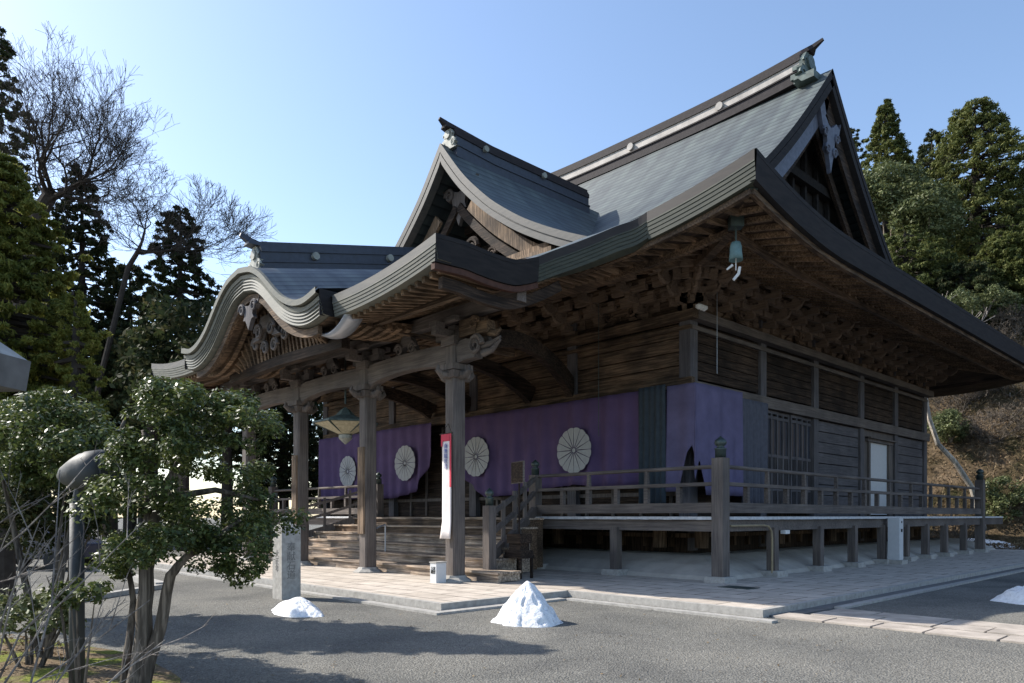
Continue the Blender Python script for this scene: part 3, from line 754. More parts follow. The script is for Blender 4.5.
for z0, z1, pj in ((7.25, 7.5, .42), (5.14, 5.5, .28), (7.0, 7.12, .22)):
    b.span(WX + .12, WX + pj, WY - .12, WYB + pj, z0 + .003, z1 + .003)
b.build('side_wall_beam', M['grey_y'], hall)
boards('wall_boards', M['blue_y'], WX, WX, 10.8, 14.6, 1.6, 5.14, 9)
boards('wall_boards', M['blue_y'], WX, WX, 18.75, 22.1, 1.6, 5.14, 9)
boards('wall_boards', M['dark_y'], WX, WX, 2.8, 6.5, 1.6, 5.14, 9, proud=.02)
# panelled sliding doors, second side bay
for i, y in enumerate((6.92, 7.83, 8.74, 9.65)):
    b = MB(); x = WX + .06 - (.05 if i % 2 else 0)
    y1 = y + .9
    for q in (y + .04, y1 - .04, (y + y1) / 2): b.span(x, x + .07, q - .045, q + .045, 1.7, 5.12)
    for z in (1.75, 2.5, 3.62, 4.9, 5.08): b.span(x + .002, x + .065, y, y1, z - .05, z + .05)
    for k in range(9): b.span(x + .01, x + .05, y + .09 + k * .09, y + .11 + k * .09, 1.8, 3.6)
    d = b.build('lattice_door', M['blue_z'], hall)
    MB().span(x - .02, x + .02, y + .04, y1 - .04, 1.75, 3.6).build('door_board', M['dark_z'], d)
    MB().span(x - .02, x + .02, y + .04, y1 - .04, 3.66, 4.9).build('window_pane', M['glass'], d)
b = MB(); b.span(WX, WX + .1, 14.98, 15.5, 1.6, 5.14); b.span(WX, WX + .1, 17.9, 18.37, 1.6, 5.14); b.span(WX, WX + .1, 15.5, 17.9, 4.85, 5.14); b.build('door_surround', M['grey_z'], hall)
b = MB()
for a, c_ in ((15.5, 15.68), (17.72, 17.9)): b.span(WX, WX + .18, a, c_, 1.6, 4.78)
b.span(WX, WX + .22, 15.3, 18.1, 4.66, 4.86); b.span(WX, WX + .34, 15.3, 18.2, 4.78, 4.84); dfr = b.build('door_frame', M['grey_z'], hall)
MB().span(WX + .02, WX + .08, 15.69, 17.71, 1.65, 4.66).build('white_door', M['cabinet'], hall)
# dark openings behind the curtain on the front, posts and low rail
boards('wall_boards', M['dark_x'], WXL + .2, WX - .2, WY, WY, 1.6, 5.2, 8, proud=-.04)
b = MB()
for x in np.arange(-20.8, -3, 1.1): b.span(x - .05, x + .05, WY - .02, WY + .08, 1.6, 5.2)
b.span(-21, -3, WY - .03, WY + .08, 2.2, 2.32); b.build('front_lattice', M['grey_z'], hall)

MB().span(WXL, WX - .12, WY - .1, WY + .09, 7.5, 8.95).build('frieze_board', M['brown_x'], hall)
MB().span(WX - .09, WX + .1, WY - .1, WYB, 7.5, 8.95).build('frieze_board', M['brown_y'], hall)
# ---- bracket complexes
def bracket(x, y, o, name='bracket_set', corner=False, noses=True):
    o = Vector((*o, 0)); t = Vector((-o.y, o.x, 0)); rz = math.atan2(t.y, t.x); b = MB(); z0 = 7.52; c = Vector((x, y, 0))
    def bx(oo, tt, z, do, dt, dz_, taper=1.0):
        p = c + o * oo + t * tt; b.box((p.x, p.y, z), (dt, do, dz_), rz, taper)
    bx(0, 0, z0 + .1, .44, .44, .2); b.box((x, y, z0 - .03), (.34, .34, .08), rz)
    for k, (oo, hl) in enumerate(((0, .55), (.42, .62), (.84, .62), (1.22, .5))):
        z = z0 + .28 + .25 * k
        bx(oo, 0, z, .15, hl * 2, .17)
        for q in (-hl + .1, 0, hl - .1): bx(oo, q, z + .145, .22, .22, .11, 1.0)
        if k == 0: bx(oo, 0, z + .25, .13, hl * 2.7, .12)
        if k < 3:
            bx(oo / 2 + .25, 0, z + .01, oo + .62, .15, .17); bx(oo + .42, 0, z + .145, .22, .22, .11)
        if noses and k > 0:
            p = c + o * (oo + .2); pts = [p + o * a + Vector((0, 0, z - .08 + e)) for a, e in ((0, 0), (.2, -.05), (.36, .03), (.46, .16))]
            b.tube(pts, [.09, .085, .06, .02], 6)
    return b.build(name, M['brk'], hall)
for i, x in enumerate(fcols[:]):
    if i: bracket(x, WY - .05, (0, -1))
for a, c_ in zip(fcols, fcols[1:]):
    for t_ in (.33, .67): bracket(a + (c_ - a) * t_, WY - .05, (0, -1), noses=False)
for i, y in enumerate(rcols):
    if i: bracket(WX + .05, y, (1, 0))
for a, c_ in zip(rcols, rcols[1:]):
    for t_ in (.33, .67): bracket(WX + .05, a + (c_ - a) * t_, (1, 0), noses=False)
bracket(WX, WY, (0, -1)); bracket(WX, WY, (1, 0)); bracket(WX, WY, (.7071, -.7071))
b = MB()
for oo, z in ((.42, 8.12), (.84, 8.37), (1.24, 8.62)):
    b.span(WXL, WX + oo, WY - oo - .08, WY - oo + .08, z, z + .17)
b.build('front_bracket_purlin', M['brown_x'], hall)
b = MB()
for oo, z in ((.42, 8.12), (.84, 8.37), (1.24, 8.62)):
    b.span(WX + oo - .08, WX + oo + .08, WY - oo, WYB + oo, z + .004, z + .174)
b.build('side_bracket_purlin', M['brown_y'], hall)
for i, (fx, fy, o) in enumerate([(-4.8, 2.2, 0), (-9.3, 2.2, 0), (-14.1, 2.2, 0)]):   # carved panels between brackets
    b = MB(); b.prism([(a * 1.0, z * .9) for a, z in frog], (fx, 2.3, 7.55), X_, Z_, Y_, .12)
    for s_ in (-1, 1): scroll(b, (fx + s_ * .45, 2.22, 7.85), X_, Z_, Y_, .2, .1, s_)
    b.build('frog_leg_strut', M['brown_x'], hall)
for y in (4.6, 8.6, 12.7, 16.7, 20.4):
    b = MB(); b.prism([(a * 1.0, z * .9) for a, z in frog], (WX + .3, y, 7.55), Y_, Z_, X_, .12)
    for s_ in (-1, 1): scroll(b, (WX + .38, y + s_ * .45, 7.85), Y_, Z_, X_, .2, .1, s_)
    b.build('frog_leg_strut', M['brown_y'], hall)

# ---- deck, posts, railing
b = MB(); b.span(-26, .1, -.1, 2.6, 1.5, 1.58); b.span(-2.6, .1, 2.6, 24.9, 1.5, 1.58); b.span(-26, -23.4, 2.6, 24.9, 1.5, 1.58); b.build('deck_floor', M['grey_y'], hall)
edge = plain('pale_deck_edge', (.52, .52, .53), .7, .3, .2, 8)
b = MB()
for k in range(100):
    x0 = .13 - k * .242
    if x0 < -24: break
    if -14.9 < x0 < -6.2: continue
    if x0 < -14.9 and len(b.f) and b.v[0][0] > -6: b.build('deck_edge_boards', edge, hall); b = MB()
    b.span(x0 - .236, x0, -.13, -.1, 1.51 + random.uniform(-.004, .004), 1.585)
b.build('deck_edge_boards', edge, hall); b = MB()
for k in range(104): b.span(.1, .13, -.1 + k * .24, -.1 + k * .24 + .234, 1.51 + random.uniform(-.004, .004), 1.585)
b.build('deck_edge_boards', edge, hall)
b = MB(); b.span(-24, -6.2, -.02, .1, 1.22, 1.5); b.span(-6.2, 0, -.02, .1, 1.22, 1.5); b.span(-.1, .04, .1, 25.2, 1.22, 1.5); b.span(-24, -2.7, 1.2, 1.35, 1.2, 1.5); b.build('deck_beam', M['grey_x'], hall)
dposts = [(-3.2, 0), (-6.3, 0), (-17.6, 0), (-20.8, 0), (-24, 0)] + [(0, y) for y in (2.6, 5.35, 7.8, 10.2, 12.4, 14.5, 16.7, 19.2)]
for x, y in dposts:
    b = MB(); b.box((x, y, .7), (.23, .23, 1.2)); p = b.build('deck_post', M['grey_z'], hall)
    MB().box((x, y, .07), (.58, .58, .17), 0, .94).build('base_stone', M['stone'], p)
def newel(x, y, w, z0, z1, zcap, parent=hall, mat='grey_z', base=True):
    b = MB(); b.span(x - w / 2, x + w / 2, y - w / 2, y + w / 2, z0, z1); p = b.build('newel_post', M[mat], parent)
    h = zcap - z1; r = w * .42
    pr_ = [(r, -.01), (r, h * .38), (r * 1.12, h * .4), (r * 1.12, h * .45), (r * .75, h * .47), (r * .6, h * .54), (r * .95, h * .6), (r * 1.12, h * .7), (r * 1.0, h * .82), (r * .45, h * .93), (r * .12, h), (0.005, h * 1.03)]
    MB().lathe(pr_, (x, y, z1), 16).build('post_finial', M['bronze'], p, smooth=True)
    if base: MB().box((x, y, z0 + .02), (w + .26, w + .26, .14), 0, .94).build('base_stone', M['stone'], p)
newel(0, 0, .31, .05, 3.0, 3.52); newel(0, 21.6, .33, .05, 3.2, 3.7); newel(-6.3, 0, .28, 1.56, 2.84, 3.3, base=False)
newel(-14.9, 0, .28, 1.56, 2.84, 3.3, base=False); newel(-24, 0, .33, 1.56, 3.0, 3.5, base=False)
def rail(name, p, q, mat, zt=2.8, strut=1.05):
    b = MB(); p, q = Vector((*p, 0)), Vector((*q, 0)); d = q - p; L = d.length; dn_ = d / L
    b.tube([p + Vector((0, 0, zt)), q + Vector((0, 0, zt))], .05, 10)
    b.beam([p + Vector((0, 0, 2.38)), q + Vector((0, 0, 2.38))], .15, .09)
    b.beam([p + Vector((0, 0, 1.8)), q + Vector((0, 0, 1.8))], .17, .25)
    n_ = max(1, int(round(L / strut)))
    for i in range(1, n_):
        a = p + dn_ * (L * i / n_); b.box((a.x, a.y, 2.14), (.12, .12, .42), math.atan2(dn_.y, dn_.x))
        if i % 2 == 0: b.box((a.x, a.y, 2.6), (.1, .1, .36), math.atan2(dn_.y, dn_.x), .8)
    b.build(name, mat, hall)
rail('deck_railing', (-6.16, 0), (-.17, 0), M['grey_x']); rail('deck_railing', (0, .17), (0, 21.5), M['grey_y']); rail('deck_railing', (-24, 0), (-15.1, 0), M['grey_x'])

# ---- stairs
ys_ = [-4.05, -3.4, -2.78, -2.15, -1.5, -.85]; rise = 1.54 / 6
stairs = bpy.data.objects.new('stairway', None); col.objects.link(stairs); stairs.parent = hall
for k in range(6):
    z1 = rise * (k + 1); y0 = ys_[k]
    y1 = ys_[k + 1] + .1 if k < 5 else -.12
    xr = -3.5 if k == 0 else (-4.35 - 1.95 * (y0 + 3.4) / 3.4); xl = 2 * KC - xr
    xr = min(xr, -3.5) if k == 0 else xr
    b = MB(); b.span(xl, xr, y0 - .04, y1, z1 - .055, z1); b.cur = 1
    b.span(xl + .04, xr - .04, y0 + .02, y0 + .1, z1 - rise, z1 - .057); b.span(xl + .05, xr - .05, y0 + .1, y1, .02 + .01 * k, z1 - .06)
    b.build('stair_tread', [M['stair'], M['brown_x'] if k > 3 else M['stair']], stairs)  # upper risers take darker wood, porch roof shade put into the colour
b = MB(); b.span(-14.8, -6.4, -.1, 0.3, 1.5, 1.579); b.span(-14.9, -6.3, -.9, -.86, 1.5, 1.56); b.build('stair_landing', M['stair'], stairs)
for sg in (1, -1):
    mx = lambda x: x if sg == 1 else 2 * KC - x
    newel(mx(-4.4), -3.55, .24, rise, 1.86, 2.3, stairs, 'grey_z', False)
    b = MB()
    for z0, z1, hh, ww in ((1.65, 2.72, .1, .12), (1.15, 2.3, .1, .12), (.55, 1.75, .26, .14)):
        b.beam([(mx(-4.46), -3.45, z0), (mx(-5.4), -1.7, (z0 + z1) / 2 - .03), (mx(-6.22), -.12, z1)], ww, hh)
    for t_ in (.25, .5, .75): b.box((mx(-4.46 - 1.76 * t_), -3.45 + 3.33 * t_, .9 + 1.15 * t_ + .25), (.1, .1, 1.15), R(60))
    b.build('stair_balustrade', M['grey_z'], stairs)
b = MB(); b.tube([(-9.6, -3.9, .26), (-9.6, -3.9, 1.05), (-9.55, -3.84, 1.12)], .022, 8); b.tube([(-9.6, -3.2, .5), (-9.6, -3.2, 1.3)], .022, 8); b.tube([(-9.6, -3.9, 1.1), (-9.6, -3.2, 1.34)], .022, 8); b.build('handrail', M['metal_pale'], stairs)

# ---- mound and under-floor
b = MB(); P = []
for i, (ins, z) in enumerate(((.1, .0), (.18, .1), (.7, .34), (1.35, .54), (1.9, .56))):
    P.append([(-26 + ins, ins), (0 - ins, ins), (0 - ins, 24.8 - ins), (-26 + ins, 24.8 - ins), (-26 + ins, ins)])
    P[-1] = [(x, y, z) for x, y in P[-1]]
b.grid(P); b.build('clay_mound', M['plaster'], hall)
b = MB(); b.span(-21.5, -2.5, 2.4, 22.5, .3, 1.45).build('foundation_wall', M['dark_z'], hall)
b = MB()
for x in np.arange(-21, -2.6, .9): b.span(x - .06, x + .06, 2.25, 2.4, .7, 1.4)
for y in np.arange(3, 22.4, .9): b.span(-2.5, -2.35, y - .06, y + .06, .7, 1.4)
b.span(-21.5, -2.3, 2.2, 2.35, .98, 1.1); b.span(-2.45, -2.3, 2.3, 22.5, .98, 1.1); b.build('foundation_lattice', M['brown_z'], hall)
for x, y in [(x, 1.75) for x in (-3.0, -7, -11.7, -16.6)] + [(-1.9, y) for y in (2.2, 6.7, 10.6, 14.8, 18.5)]:
    b = MB(); b.tube([(x, y, .7), (x, y, 1.5)], .2, 12); b.build('floor_post', M['brown_z'], hall)

# ---- porch columns, beams, carvings
KCY = -4.45
kc = [-4.65, -8.6, -12.6, -16.55]
caps = []
for i, x in enumerate(kc):
    w_ = .19; b = MB(); ch = .045
    poly = [(-w_, -w_ + ch), (-w_ + ch, -w_), (w_ - ch, -w_), (w_, -w_ + ch), (w_, w_ - ch), (w_ - ch, w_), (-w_ + ch, w_), (-w_, w_ - ch)]
    b.prism(poly, (x, KCY, 3.0), X_, Y_, Z_, 5.75); p = b.build('porch_column', M['grey_z'], hall)
    MB().lathe([(.42, -.04), (.42, .03), (.3, .1), (.27, .15)], (x, KCY, 0), 8, R(22.5)).build('base_stone', M['stone'], p)
    # capital: carved collar and noses
    b = MB(); b.box((x, KCY, 5.22), (.62, .62, .14)); b.box((x, KCY, 5.05), (.5, .5, .16), 0, 1.15)
    for ox, oy in ((1, 0), (-1, 0), (0, 1), (0, -1)):
        pts_ = [Vector((x + ox * a, KCY + oy * a, 5.1 + e)) for a, e in ((.2, -.05), (.4, -.08), (.55, .02), (.52, .14))]
        b.tube(pts_, [.12, .1, .07, .03], 7)
    b.build('column_collar', M['grey_z'], p)
    # stacked bracket blocks over the beam
    b = MB(); b.box((x, KCY, 5.86), (.5, .5, .22)); b.box((x, KCY, 6.04), (1.35, .17, .17)); b.box((x, KCY, 6.04), (.17, 1.35, .17))
    for q in (-.55, 0, .55): b.box((x + q, KCY, 6.19), (.26, .24, .13)); b.box((x, KCY + q, 6.19), (.24, .26, .13))
    for q in (-.35, .35): b.box((x, KCY + q, 6.32), (1.0, .15, .12))
    b.build('porch_bracket_set', M['grey_x'], hall)
def rb(x0, x1, y, zc, h, sag, name, mat, w_=.28):
    n_ = 14; pts_ = []; hs_ = []
    for i in range(n_ + 1):
        t_ = i / n_; e = 4 * t_ * (1 - t_); low = (e ** .45) * sag; pts_.append((x0 + (x1 - x0) * t_, y, zc + low / 2)); hs_.append(h - low * .6)
    b = MB(); b.beam(pts_, w_, hs_); return b.build(name, mat, hall)
for a, c_ in zip(kc, kc[1:]): rb(a - .18, c_ + .18, KCY, 5.47, .66, .36, 'rainbow_beam', M['grey_x'])
b = MB()                                          # elephant-trunk nosing on the right end of the beam
b.beam([(-4.46, KCY, 5.55), (-4.1, KCY, 5.6), (-3.75, KCY, 5.55)], .26, [.5, .5, .4])
scroll(b, (-3.72, KCY - .15, 5.62), X_, Z_, Y_, .24, .1, 1); scroll(b, (-3.72, KCY + .15, 5.62), X_, Z_, Y_, .24, .1, 1)
for e in (0, .16): b.tube([(-3.6, KCY, 5.6 - e), (-3.3, KCY, 5.62 - e), (-3.0, KCY, 5.72 - e * .4)], [.1, .07, .03], 7)
b.build('beam_nosing', M['grey_x'], hall)
b = MB()                                          # carved beast head above it
b.box((-4.0, KCY, 6.1), (.6, .34, .4)); b.box((-3.55, KCY, 6.02), (.5, .3, .3), 0, .8); b.tube([(-3.4, KCY, 5.9), (-3.15, KCY, 5.82), (-3.0, KCY, 5.9)], [.1, .08, .04], 7)
scroll(b, (-3.75, KCY - .17, 6.15), X_, Z_, Y_, .16, .1, 1); b.build('beam_nosing', M['brown_x'], hall)
MB().span(-19.0, -2.3, KCY - .14, KCY + .14, 6.38, 6.68).build('porch_purlin', M['grey_x'], hall)
MB().span(-18.8, -2.5, -5.75, -5.6, 6.36, 6.5).build('porch_purlin', M['brown_x'], hall)
for a, c_ in zip(kc, kc[1:]):
    x = (a + c_) / 2; b = MB(); b.prism([(q * .8, z * .95) for q, z in frog], (x, KCY, 5.82), X_, Z_, Y_, .16)
    scroll(b, (x - .3, KCY - .1, 6.02), X_, Z_, Y_, .17, .1, -1); scroll(b, (x + .3, KCY - .1, 6.02), X_, Z_, Y_, .17, .1, 1); b.build('frog_leg_strut', M['grey_x'], hall)
for x, xe in zip(kc, (-7.0, -8.9, -12.3, -14.6)):     # curved shrimp beams back to the wall
    n_ = 18; b = MB(); pts_ = []; hh_ = []
    for i in range(n_ + 1):
        t_ = i / n_; a_ = math.sin(math.pi * t_) ** .8
        pts_.append((x + (xe - x) * t_, KCY + .3 + (WY - KCY - .5) * t_, 5.72 + .1 * t_ + .85 * a_)); hh_.append(.62 - .2 * a_)
    b.beam(pts_, .24, hh_); b.build('shrimp_beam', M['dark_y'], hall)
# porch soffit and rafters
def zks(x, y): return zk(x, max(y, -7)) - .62 if y < -1.5 else 7.7 + .0 * y
for xa, xb in ((-2.35, -6.35), (-14.85, -18.85)):
    b = MB(); P = []
    for i in range(12):
        y = KY + .2 + 6.6 * i / 11; P.append([(xa + (xb - xa) * k / 10., y, min(zk(xa + (xb - xa) * k / 10., min(y, -.2)) - .5, 7.9)) for k in range(11)])
    b.grid(P); b.build('porch_soffit', M['brown_y'], hall)
    b = MB()
    for k in range(17):
        x = xa + (xb - xa) * k / 16.
        b.beam([(x, y, min(zk(x, min(y, -.2)) - .57, 7.83)) for y in (-6.75, -5.9, -5.0, -4.2, -3.2, -2.2, -1.0)], .1, .13)
    b.build('porch_rafters', M['raft'], hall)
MB().span(-15.0, -6.3, -3.0, -2.9, 6.6, 8.0).build('porch_ceiling_board', M['dark_x'], hall)
for x0 in (-6.4, -14.8): MB().span(x0 - .09, x0 + .09, KY + .5, KCY + 3.6, 6.32, 6.6).build('karahafu_side_beam', M['brown_y'], hall)
# wooden plaques on the two middle columns
for x, nm in ((kc[1], '奉納大慈悲観世音'), (kc[2], '祈願所')):
    b = MB(); b.span(x - .15, x + .15, KCY - .25, KCY - .195, 1.1, 3.55); o = b.build('name_plaque', M['lit_wood'], loc=(x, KCY - .22, 1.1))
    props(o, 'tall narrow wooden plaque on the %s porch column' % ('second' if x == kc[1] else 'third'), 'plaque', 'plaques on the porch columns')

# ================================================================== CURTAINS
def curtain(name, path, z1, zb, mat, parent=None, amp=.05, wl=.55, n=120, seed=0, **pr):
    rnd = random.Random(seed); L = [0]; P = [Vector((*p, 0)) for p in path]
    for a, c_ in zip(P, P[1:]): L.append(L[-1] + (c_ - a).length)
    ph = rnd.uniform(0, 6); rows = []; nz = 16
    for j in range(nz + 1):
        row = []
        for i in range(n + 1):
            s = L[-1] * i / n; k = 0
            while k < len(P) - 2 and s > L[k + 1]: k += 1
            d = (P[k + 1] - P[k]).normalized(); p = P[k] + d * (s - L[k]); nr = Vector((-d.y, d.x, 0))
            t_ = j / nz; zlo = zb(s / L[-1]) if callable(zb) else zb
            z = z1 + (zlo - z1) * t_
            off = amp * (math.sin(s / wl * 6.28 + ph) + .6 * math.sin(s / wl * 2.9 + ph * 2 + t_)) * (.35 + .65 * t_)
            p = p + nr * off; row.append((p.x, p.y, z))
        rows.append(row)
    b = MB(); b.grid(rows); o = b.build(name, mat, parent, smooth=True, **pr)
    sm_ = o.modifiers.new('thick', 'SOLIDIFY'); sm_.thickness = .012; return o
def flap(s, x0, xs):   # helper table
    return interp(s, xs)
CY = 2.05
c1 = curtain('purple_curtain', [(-3.75, CY), (-12.9, CY)], 5.35, lambda s: interp(s, [(0, 2.55), (.18, 2.5), (.3, 2.62), (.5, 2.5), (.62, 2.35), (.72, 2.32), (.8, 2.3), (.93, 3.1), (1, 4.4)]), M['purple'], amp=.075, wl=.7, n=260, seed=3,
        label='purple curtain with two white flower crests on the front wall, gathered up at the entrance', cat='curtain', group='purple curtains round the hall')
c2 = curtain('purple_curtain', [(-14.2, CY), (-23.3, CY)], 5.35, lambda s: interp(s, [(0, 4.0), (.12, 2.6), (.3, 2.35), (.5, 2.4), (1, 2.35)]), M['purple'], amp=.075, wl=.7, n=260, seed=4,
        label='purple curtain with two white flower crests left of the dark entrance gap', cat='curtain', group='purple curtains round the hall')
def crest(x, z, r, parent, y=CY - .15):
    b = MB()
    for k in range(16):
        a = 2 * math.pi * (k + .5) / 16; hw = math.pi / 16 * .955; pts_ = [(r * .12 * math.cos(a), r * .12 * math.sin(a))]
        for q in (-1, -.6, -.2, .2, .6, 1): rr = r * (1.03 - .04 * q * q); pts_.append((rr * math.cos(a + hw * q), rr * math.sin(a + hw * q)))
        b.prism(pts_, (x, y, z), X_, Z_, Y_, .012)
    b.lathe([(.1 * r, -.007), (.1 * r, .007)], (0, 0, 0), 12); n_ = 24
    for i in range(len(b.v) - 24, len(b.v)): vx, vy, vz = b.v[i]; b.v[i] = (x + vx, y + vz, z + vy)
    b.build('flower_crest', M['crest'], parent)
crest(-6.44, 3.72, .72, c1); crest(-11.3, 3.8, .72, c1); crest(-15.85, 3.8, .72, c2); crest(-20.4, 3.65, .7, c2)
curtain('green_grey_curtain', [(-2.95, CY - .12), (-3.9, CY - .12)], 5.4, 1.9, M['teal_cloth'], amp=.04, wl=.2, n=80, label='narrow dull green pleated cloth beside the hall corner', cat='curtain')
c3 = curtain('purple_curtain', [(-2.95, CY), (-2.0, CY), (-2.0, 4.55)], 5.35, lambda s: interp(s, [(0, 2.3), (.1, 2.3), (.2, 3.4), (.24, 3.6), (.3, 2.6), (.34, 3.2), (.4, 2.2), (1, 2.2)]), M['purple_light'], amp=.05, wl=.7, n=140, seed=6,
        label='torn faded purple curtain wrapping the near corner of the hall', cat='curtain', group='purple curtains round the hall')
curtain('grey_curtain', [(-2.05, 4.6), (-2.05, 6.3)], 5.2, 1.9, M['grey_cloth'], amp=.04, wl=.22, n=90, label='grey pleated cloth on the side wall between purple curtain and lattice doors', cat='curtain')

# ================================================================== THINGS AROUND THE HALL
# banner on first porch column
bn = empty('banner', (kc[0], KCY - .3, 1.0), 'narrow white and red banner hanging down the front of the right porch column', 'banner')
b = MB(); P = []
for j in range(13):
    t_ = j / 12.; z = 3.55 - 2.5 * t_; y = KCY - .26 - (.05 * max(0, t_ - .85) / .15)
    hw = .17 + .03 * max(0, t_ - .85) / .15; P.append([(kc[0] - hw + 2 * hw * i / 6, y + .004 * math.sin(i + j * .4), z) for i in range(7)])
b.grid(P); o = b.build('banner_cloth', M['cloth_white'], bn, smooth=True); o.modifiers.new('t', 'SOLIDIFY').thickness = .01
b = MB(); b.span(kc[0] - .2, kc[0] - .15, KCY - .285, KCY - .275, 3.3, 3.6); b.span(kc[0] + .13, kc[0] + .19, KCY - .285, KCY - .275, 2.3, 3.6); b.span(kc[0] - .15, kc[0] + .14, KCY - .285, KCY - .276, 3.42, 3.6); b.build('red_border', M['red'], bn)
b = MB(); b.tube([(kc[0] - .26, KCY - .27, 3.6), (kc[0] + .22, KCY - .27, 3.6)], .018, 8); b.tube([(kc[0] - .2, KCY - .27, 3.6), (kc[0], KCY - .22, 3.85), (kc[0] + .2, KCY - .27, 3.6)], .008, 6); b.build('hanging_rod', M['dark_z'], bn)
text('\n'.join('南無観世音'), 'lettering', .13, M['ink_blue'], (kc[0] - .01, KCY - .29, 3.05), X_, Z_, bn)
# small grey box with writing by the column
bx = empty('marker_box', (-4.62, -5.12, 0), 'small pale grey box with writing on the paving beside the right porch column', 'box')
MB().box((-4.62, -5.0, .24), (.24, .3, .48), R(0)).build('box_body', M['cabinet'], bx); MB().box((-4.62, -5.0, .49), (.27, .33, .03)).build('box_lid', M['stone'], bx)
text('土足\n厳禁', 'lettering', .09, M['ink'], (-4.62, -5.155, .3), X_, Z_, bx)
# notice board on a pole
nb = empty('notice_board', (-4.2, -2.75, .3), 'dark notice board on a thin pole set in a wooden stand right of the stairs', 'sign')
b = MB(); b.box((-4.2, -2.75, 2.72), (.72, .06, .52), R(-20)); b.build('board', M['dark_x'], nb); b = MB(); b.box((-4.2, -2.75, 2.72), (.76, .05, .56), R(-20)); b.build('board_frame', M['grey_x'], nb)
MB().tube([(-4.2, -2.7, .9), (-4.2, -2.7, 2.6)], .022, 8).build('pole', M['dark_z'], nb)
b = MB(); b.box((-4.2, -2.7, 1.02), (.5, .42, .24)); b.box((-4.2, -2.7, .62), (.62, .5, .2), 0, .9)
for i in (-1, 1):
    for j in (-1, 1): b.box((-4.2 + i * .25, -2.7 + j * .2, .28), (.06, .06, .56))
b.box((-4.2, -2.7, .82), (.4, .34, .2)); b.build('stand', M['dark_x'], nb)
# electrical cabinet
ec = empty('electric_cabinet', (-.2, 12.6, 0), 'tall pale metal cabinet standing under the edge of the side deck', 'cabinet')
ec.location = (.4, 10.35, 0)
MB().box((.38, 10.35, .82), (.36, .36, 1.42)).build('cabinet_body', M['cabinet'], ec); MB().box((.38, 10.35, .07), (.6, .55, .14)).build('plinth', M['stone'], ec)
MB().box((.566, 10.35, .82), (.012, .3, 1.34)).build('cabinet_door', M['cabinet'], ec)
b = MB(); b.box((.575, 10.35, 1.12), (.01, .13, .1)); b.tube([(.565, 10.35, 1.4), (.58, 10.35, 1.4)], .04, 12); b.build('warning_label', M['dark'], ec)
# bent pipe beside second post
b = MB(); b.tube([(.12, .25, 1.36), (.12, 1.9, 1.36), (.12, 2.15, 1.33), (.12, 2.3, 1.2), (.12, 2.34, 1.0), (.12, 2.34, .1)], .028, 8)
b.build('drain_pipe', plain('yellowed_pipe', (.30, .24, .15), .6), label='yellowish bent pipe beside the second side deck post', cat='pipe')
MB().box((1.0, -.9, .006), (.75, .5, .012)).build('drain_cover', M['bronze'], label='dark metal drain cover in the shaded paving near the corner post', cat='drain cover')
b = MB(); b.span(.02, .16, 3.0, 3.25, 1.12, 1.22); b.build('small_lamp', M['white'], label='little white junction box hung below the side deck', cat='junction box')
# wind bell
wb = empty('wind_bell', (.95, -.95, 7.0), 'greenish bronze wind bell with pale clapper hanging from the eave corner', 'bell')
MB().tube([(.95, -.95, 8.05), (.95, -.95, 7.72)], .02, 6).build('hanger', M['bronze'], wb)
MB().lathe([(.02, .32), (.1, .3), (.13, .2), (.135, .05), (.155, -.1), (.14, -.09), (.02, .1)], (.95, -.95, 7.4), 16).build('bell_body', plain('verdigris', (.13, .22, .23), .6), wb, smooth=True)
b = MB(); b.tube([(.95, -.95, 7.4), (.95, -.95, 7.08)], .012, 6); b.tube([(1.02, -.9, 7.15), (1.0, -.92, 7.0), (.92, -1.0, 6.86)], [.03, .035, .03], 6); b.tube([(.9, -1.0, 7.2), (.8, -1.08, 7.1)], [.03, .02], 6); b.build('clapper', M['white'], wb)
# hanging porch lantern
lx, ly, lz = -10.25, -4.2, 4.4
pl = empty('hanging_lantern', (lx, ly, lz - .4), 'wide pagoda shaped hanging lantern under the curved porch gable', 'lantern')
MB().lathe([(.98, 0), (.96, .05), (.62, .14), (.3, .25), (.14, .42), (.03, .5)], (lx, ly, lz), 6).build('lantern_roof', M['patina'], pl)
MB().lathe([(.2, -.32), (.93, -.01), (.9, 0), (.1, 0)], (lx, ly, lz), 6).build('lantern_underside', plain('pale_gilt', (.42, .38, .26), .6, .4, .3, 9), pl)
b = MB()
for k in range(6): a = k * math.pi / 3; b.tube([(lx, ly, lz - .36), (lx + .95 * math.cos(a), ly + .95 * math.sin(a), lz - .01)], .03, 6)
b.build('lantern_ribs', M['bronze'], pl)
MB().lathe([(.02, -.62), (.1, -.55), (.2, -.45), (.2, -.34)], (lx, ly, lz), 12).build('lantern_pendant', M['patina_pale'], pl)
MB().tube([(lx, ly, lz + .6), (lx, ly, 6.6)], .03, 6).build('lantern_chain', M['bronze'], pl)
# lightning / rain chains
for (x, y, z0, z1, lb) in ((-1.9, 3.0, 5.7, 8.4, 'thin pale chain hanging beside the near corner column'), (-4.9, 1.3, 4.0, 8.0, 'thin dark cable hanging in front of the corner wall bay')):
    b = MB(); n_ = 30
    for i in range(n_): zz = z0 + (z1 - z0) * i / n_; b.tube([(x, y, zz), (x, y, zz + (z1 - z0) / n_ * 1.05)], .01, 5)
    b.build('hanging_chain', M['metal_pale'] if x > -3 else M['bronze'], label=lb, cat='chain')
b = MB()
for q in (-.12, 0, .14): b.lathe([(.03, 0), (.1, .06), (.1, .12), (.03, .16)], (-1.85, 2.1 + q, 7.35), 10)
b.build('wall_lamp', M['white'], label='pair of small white lamps fixed above the near corner column', cat='lamp')
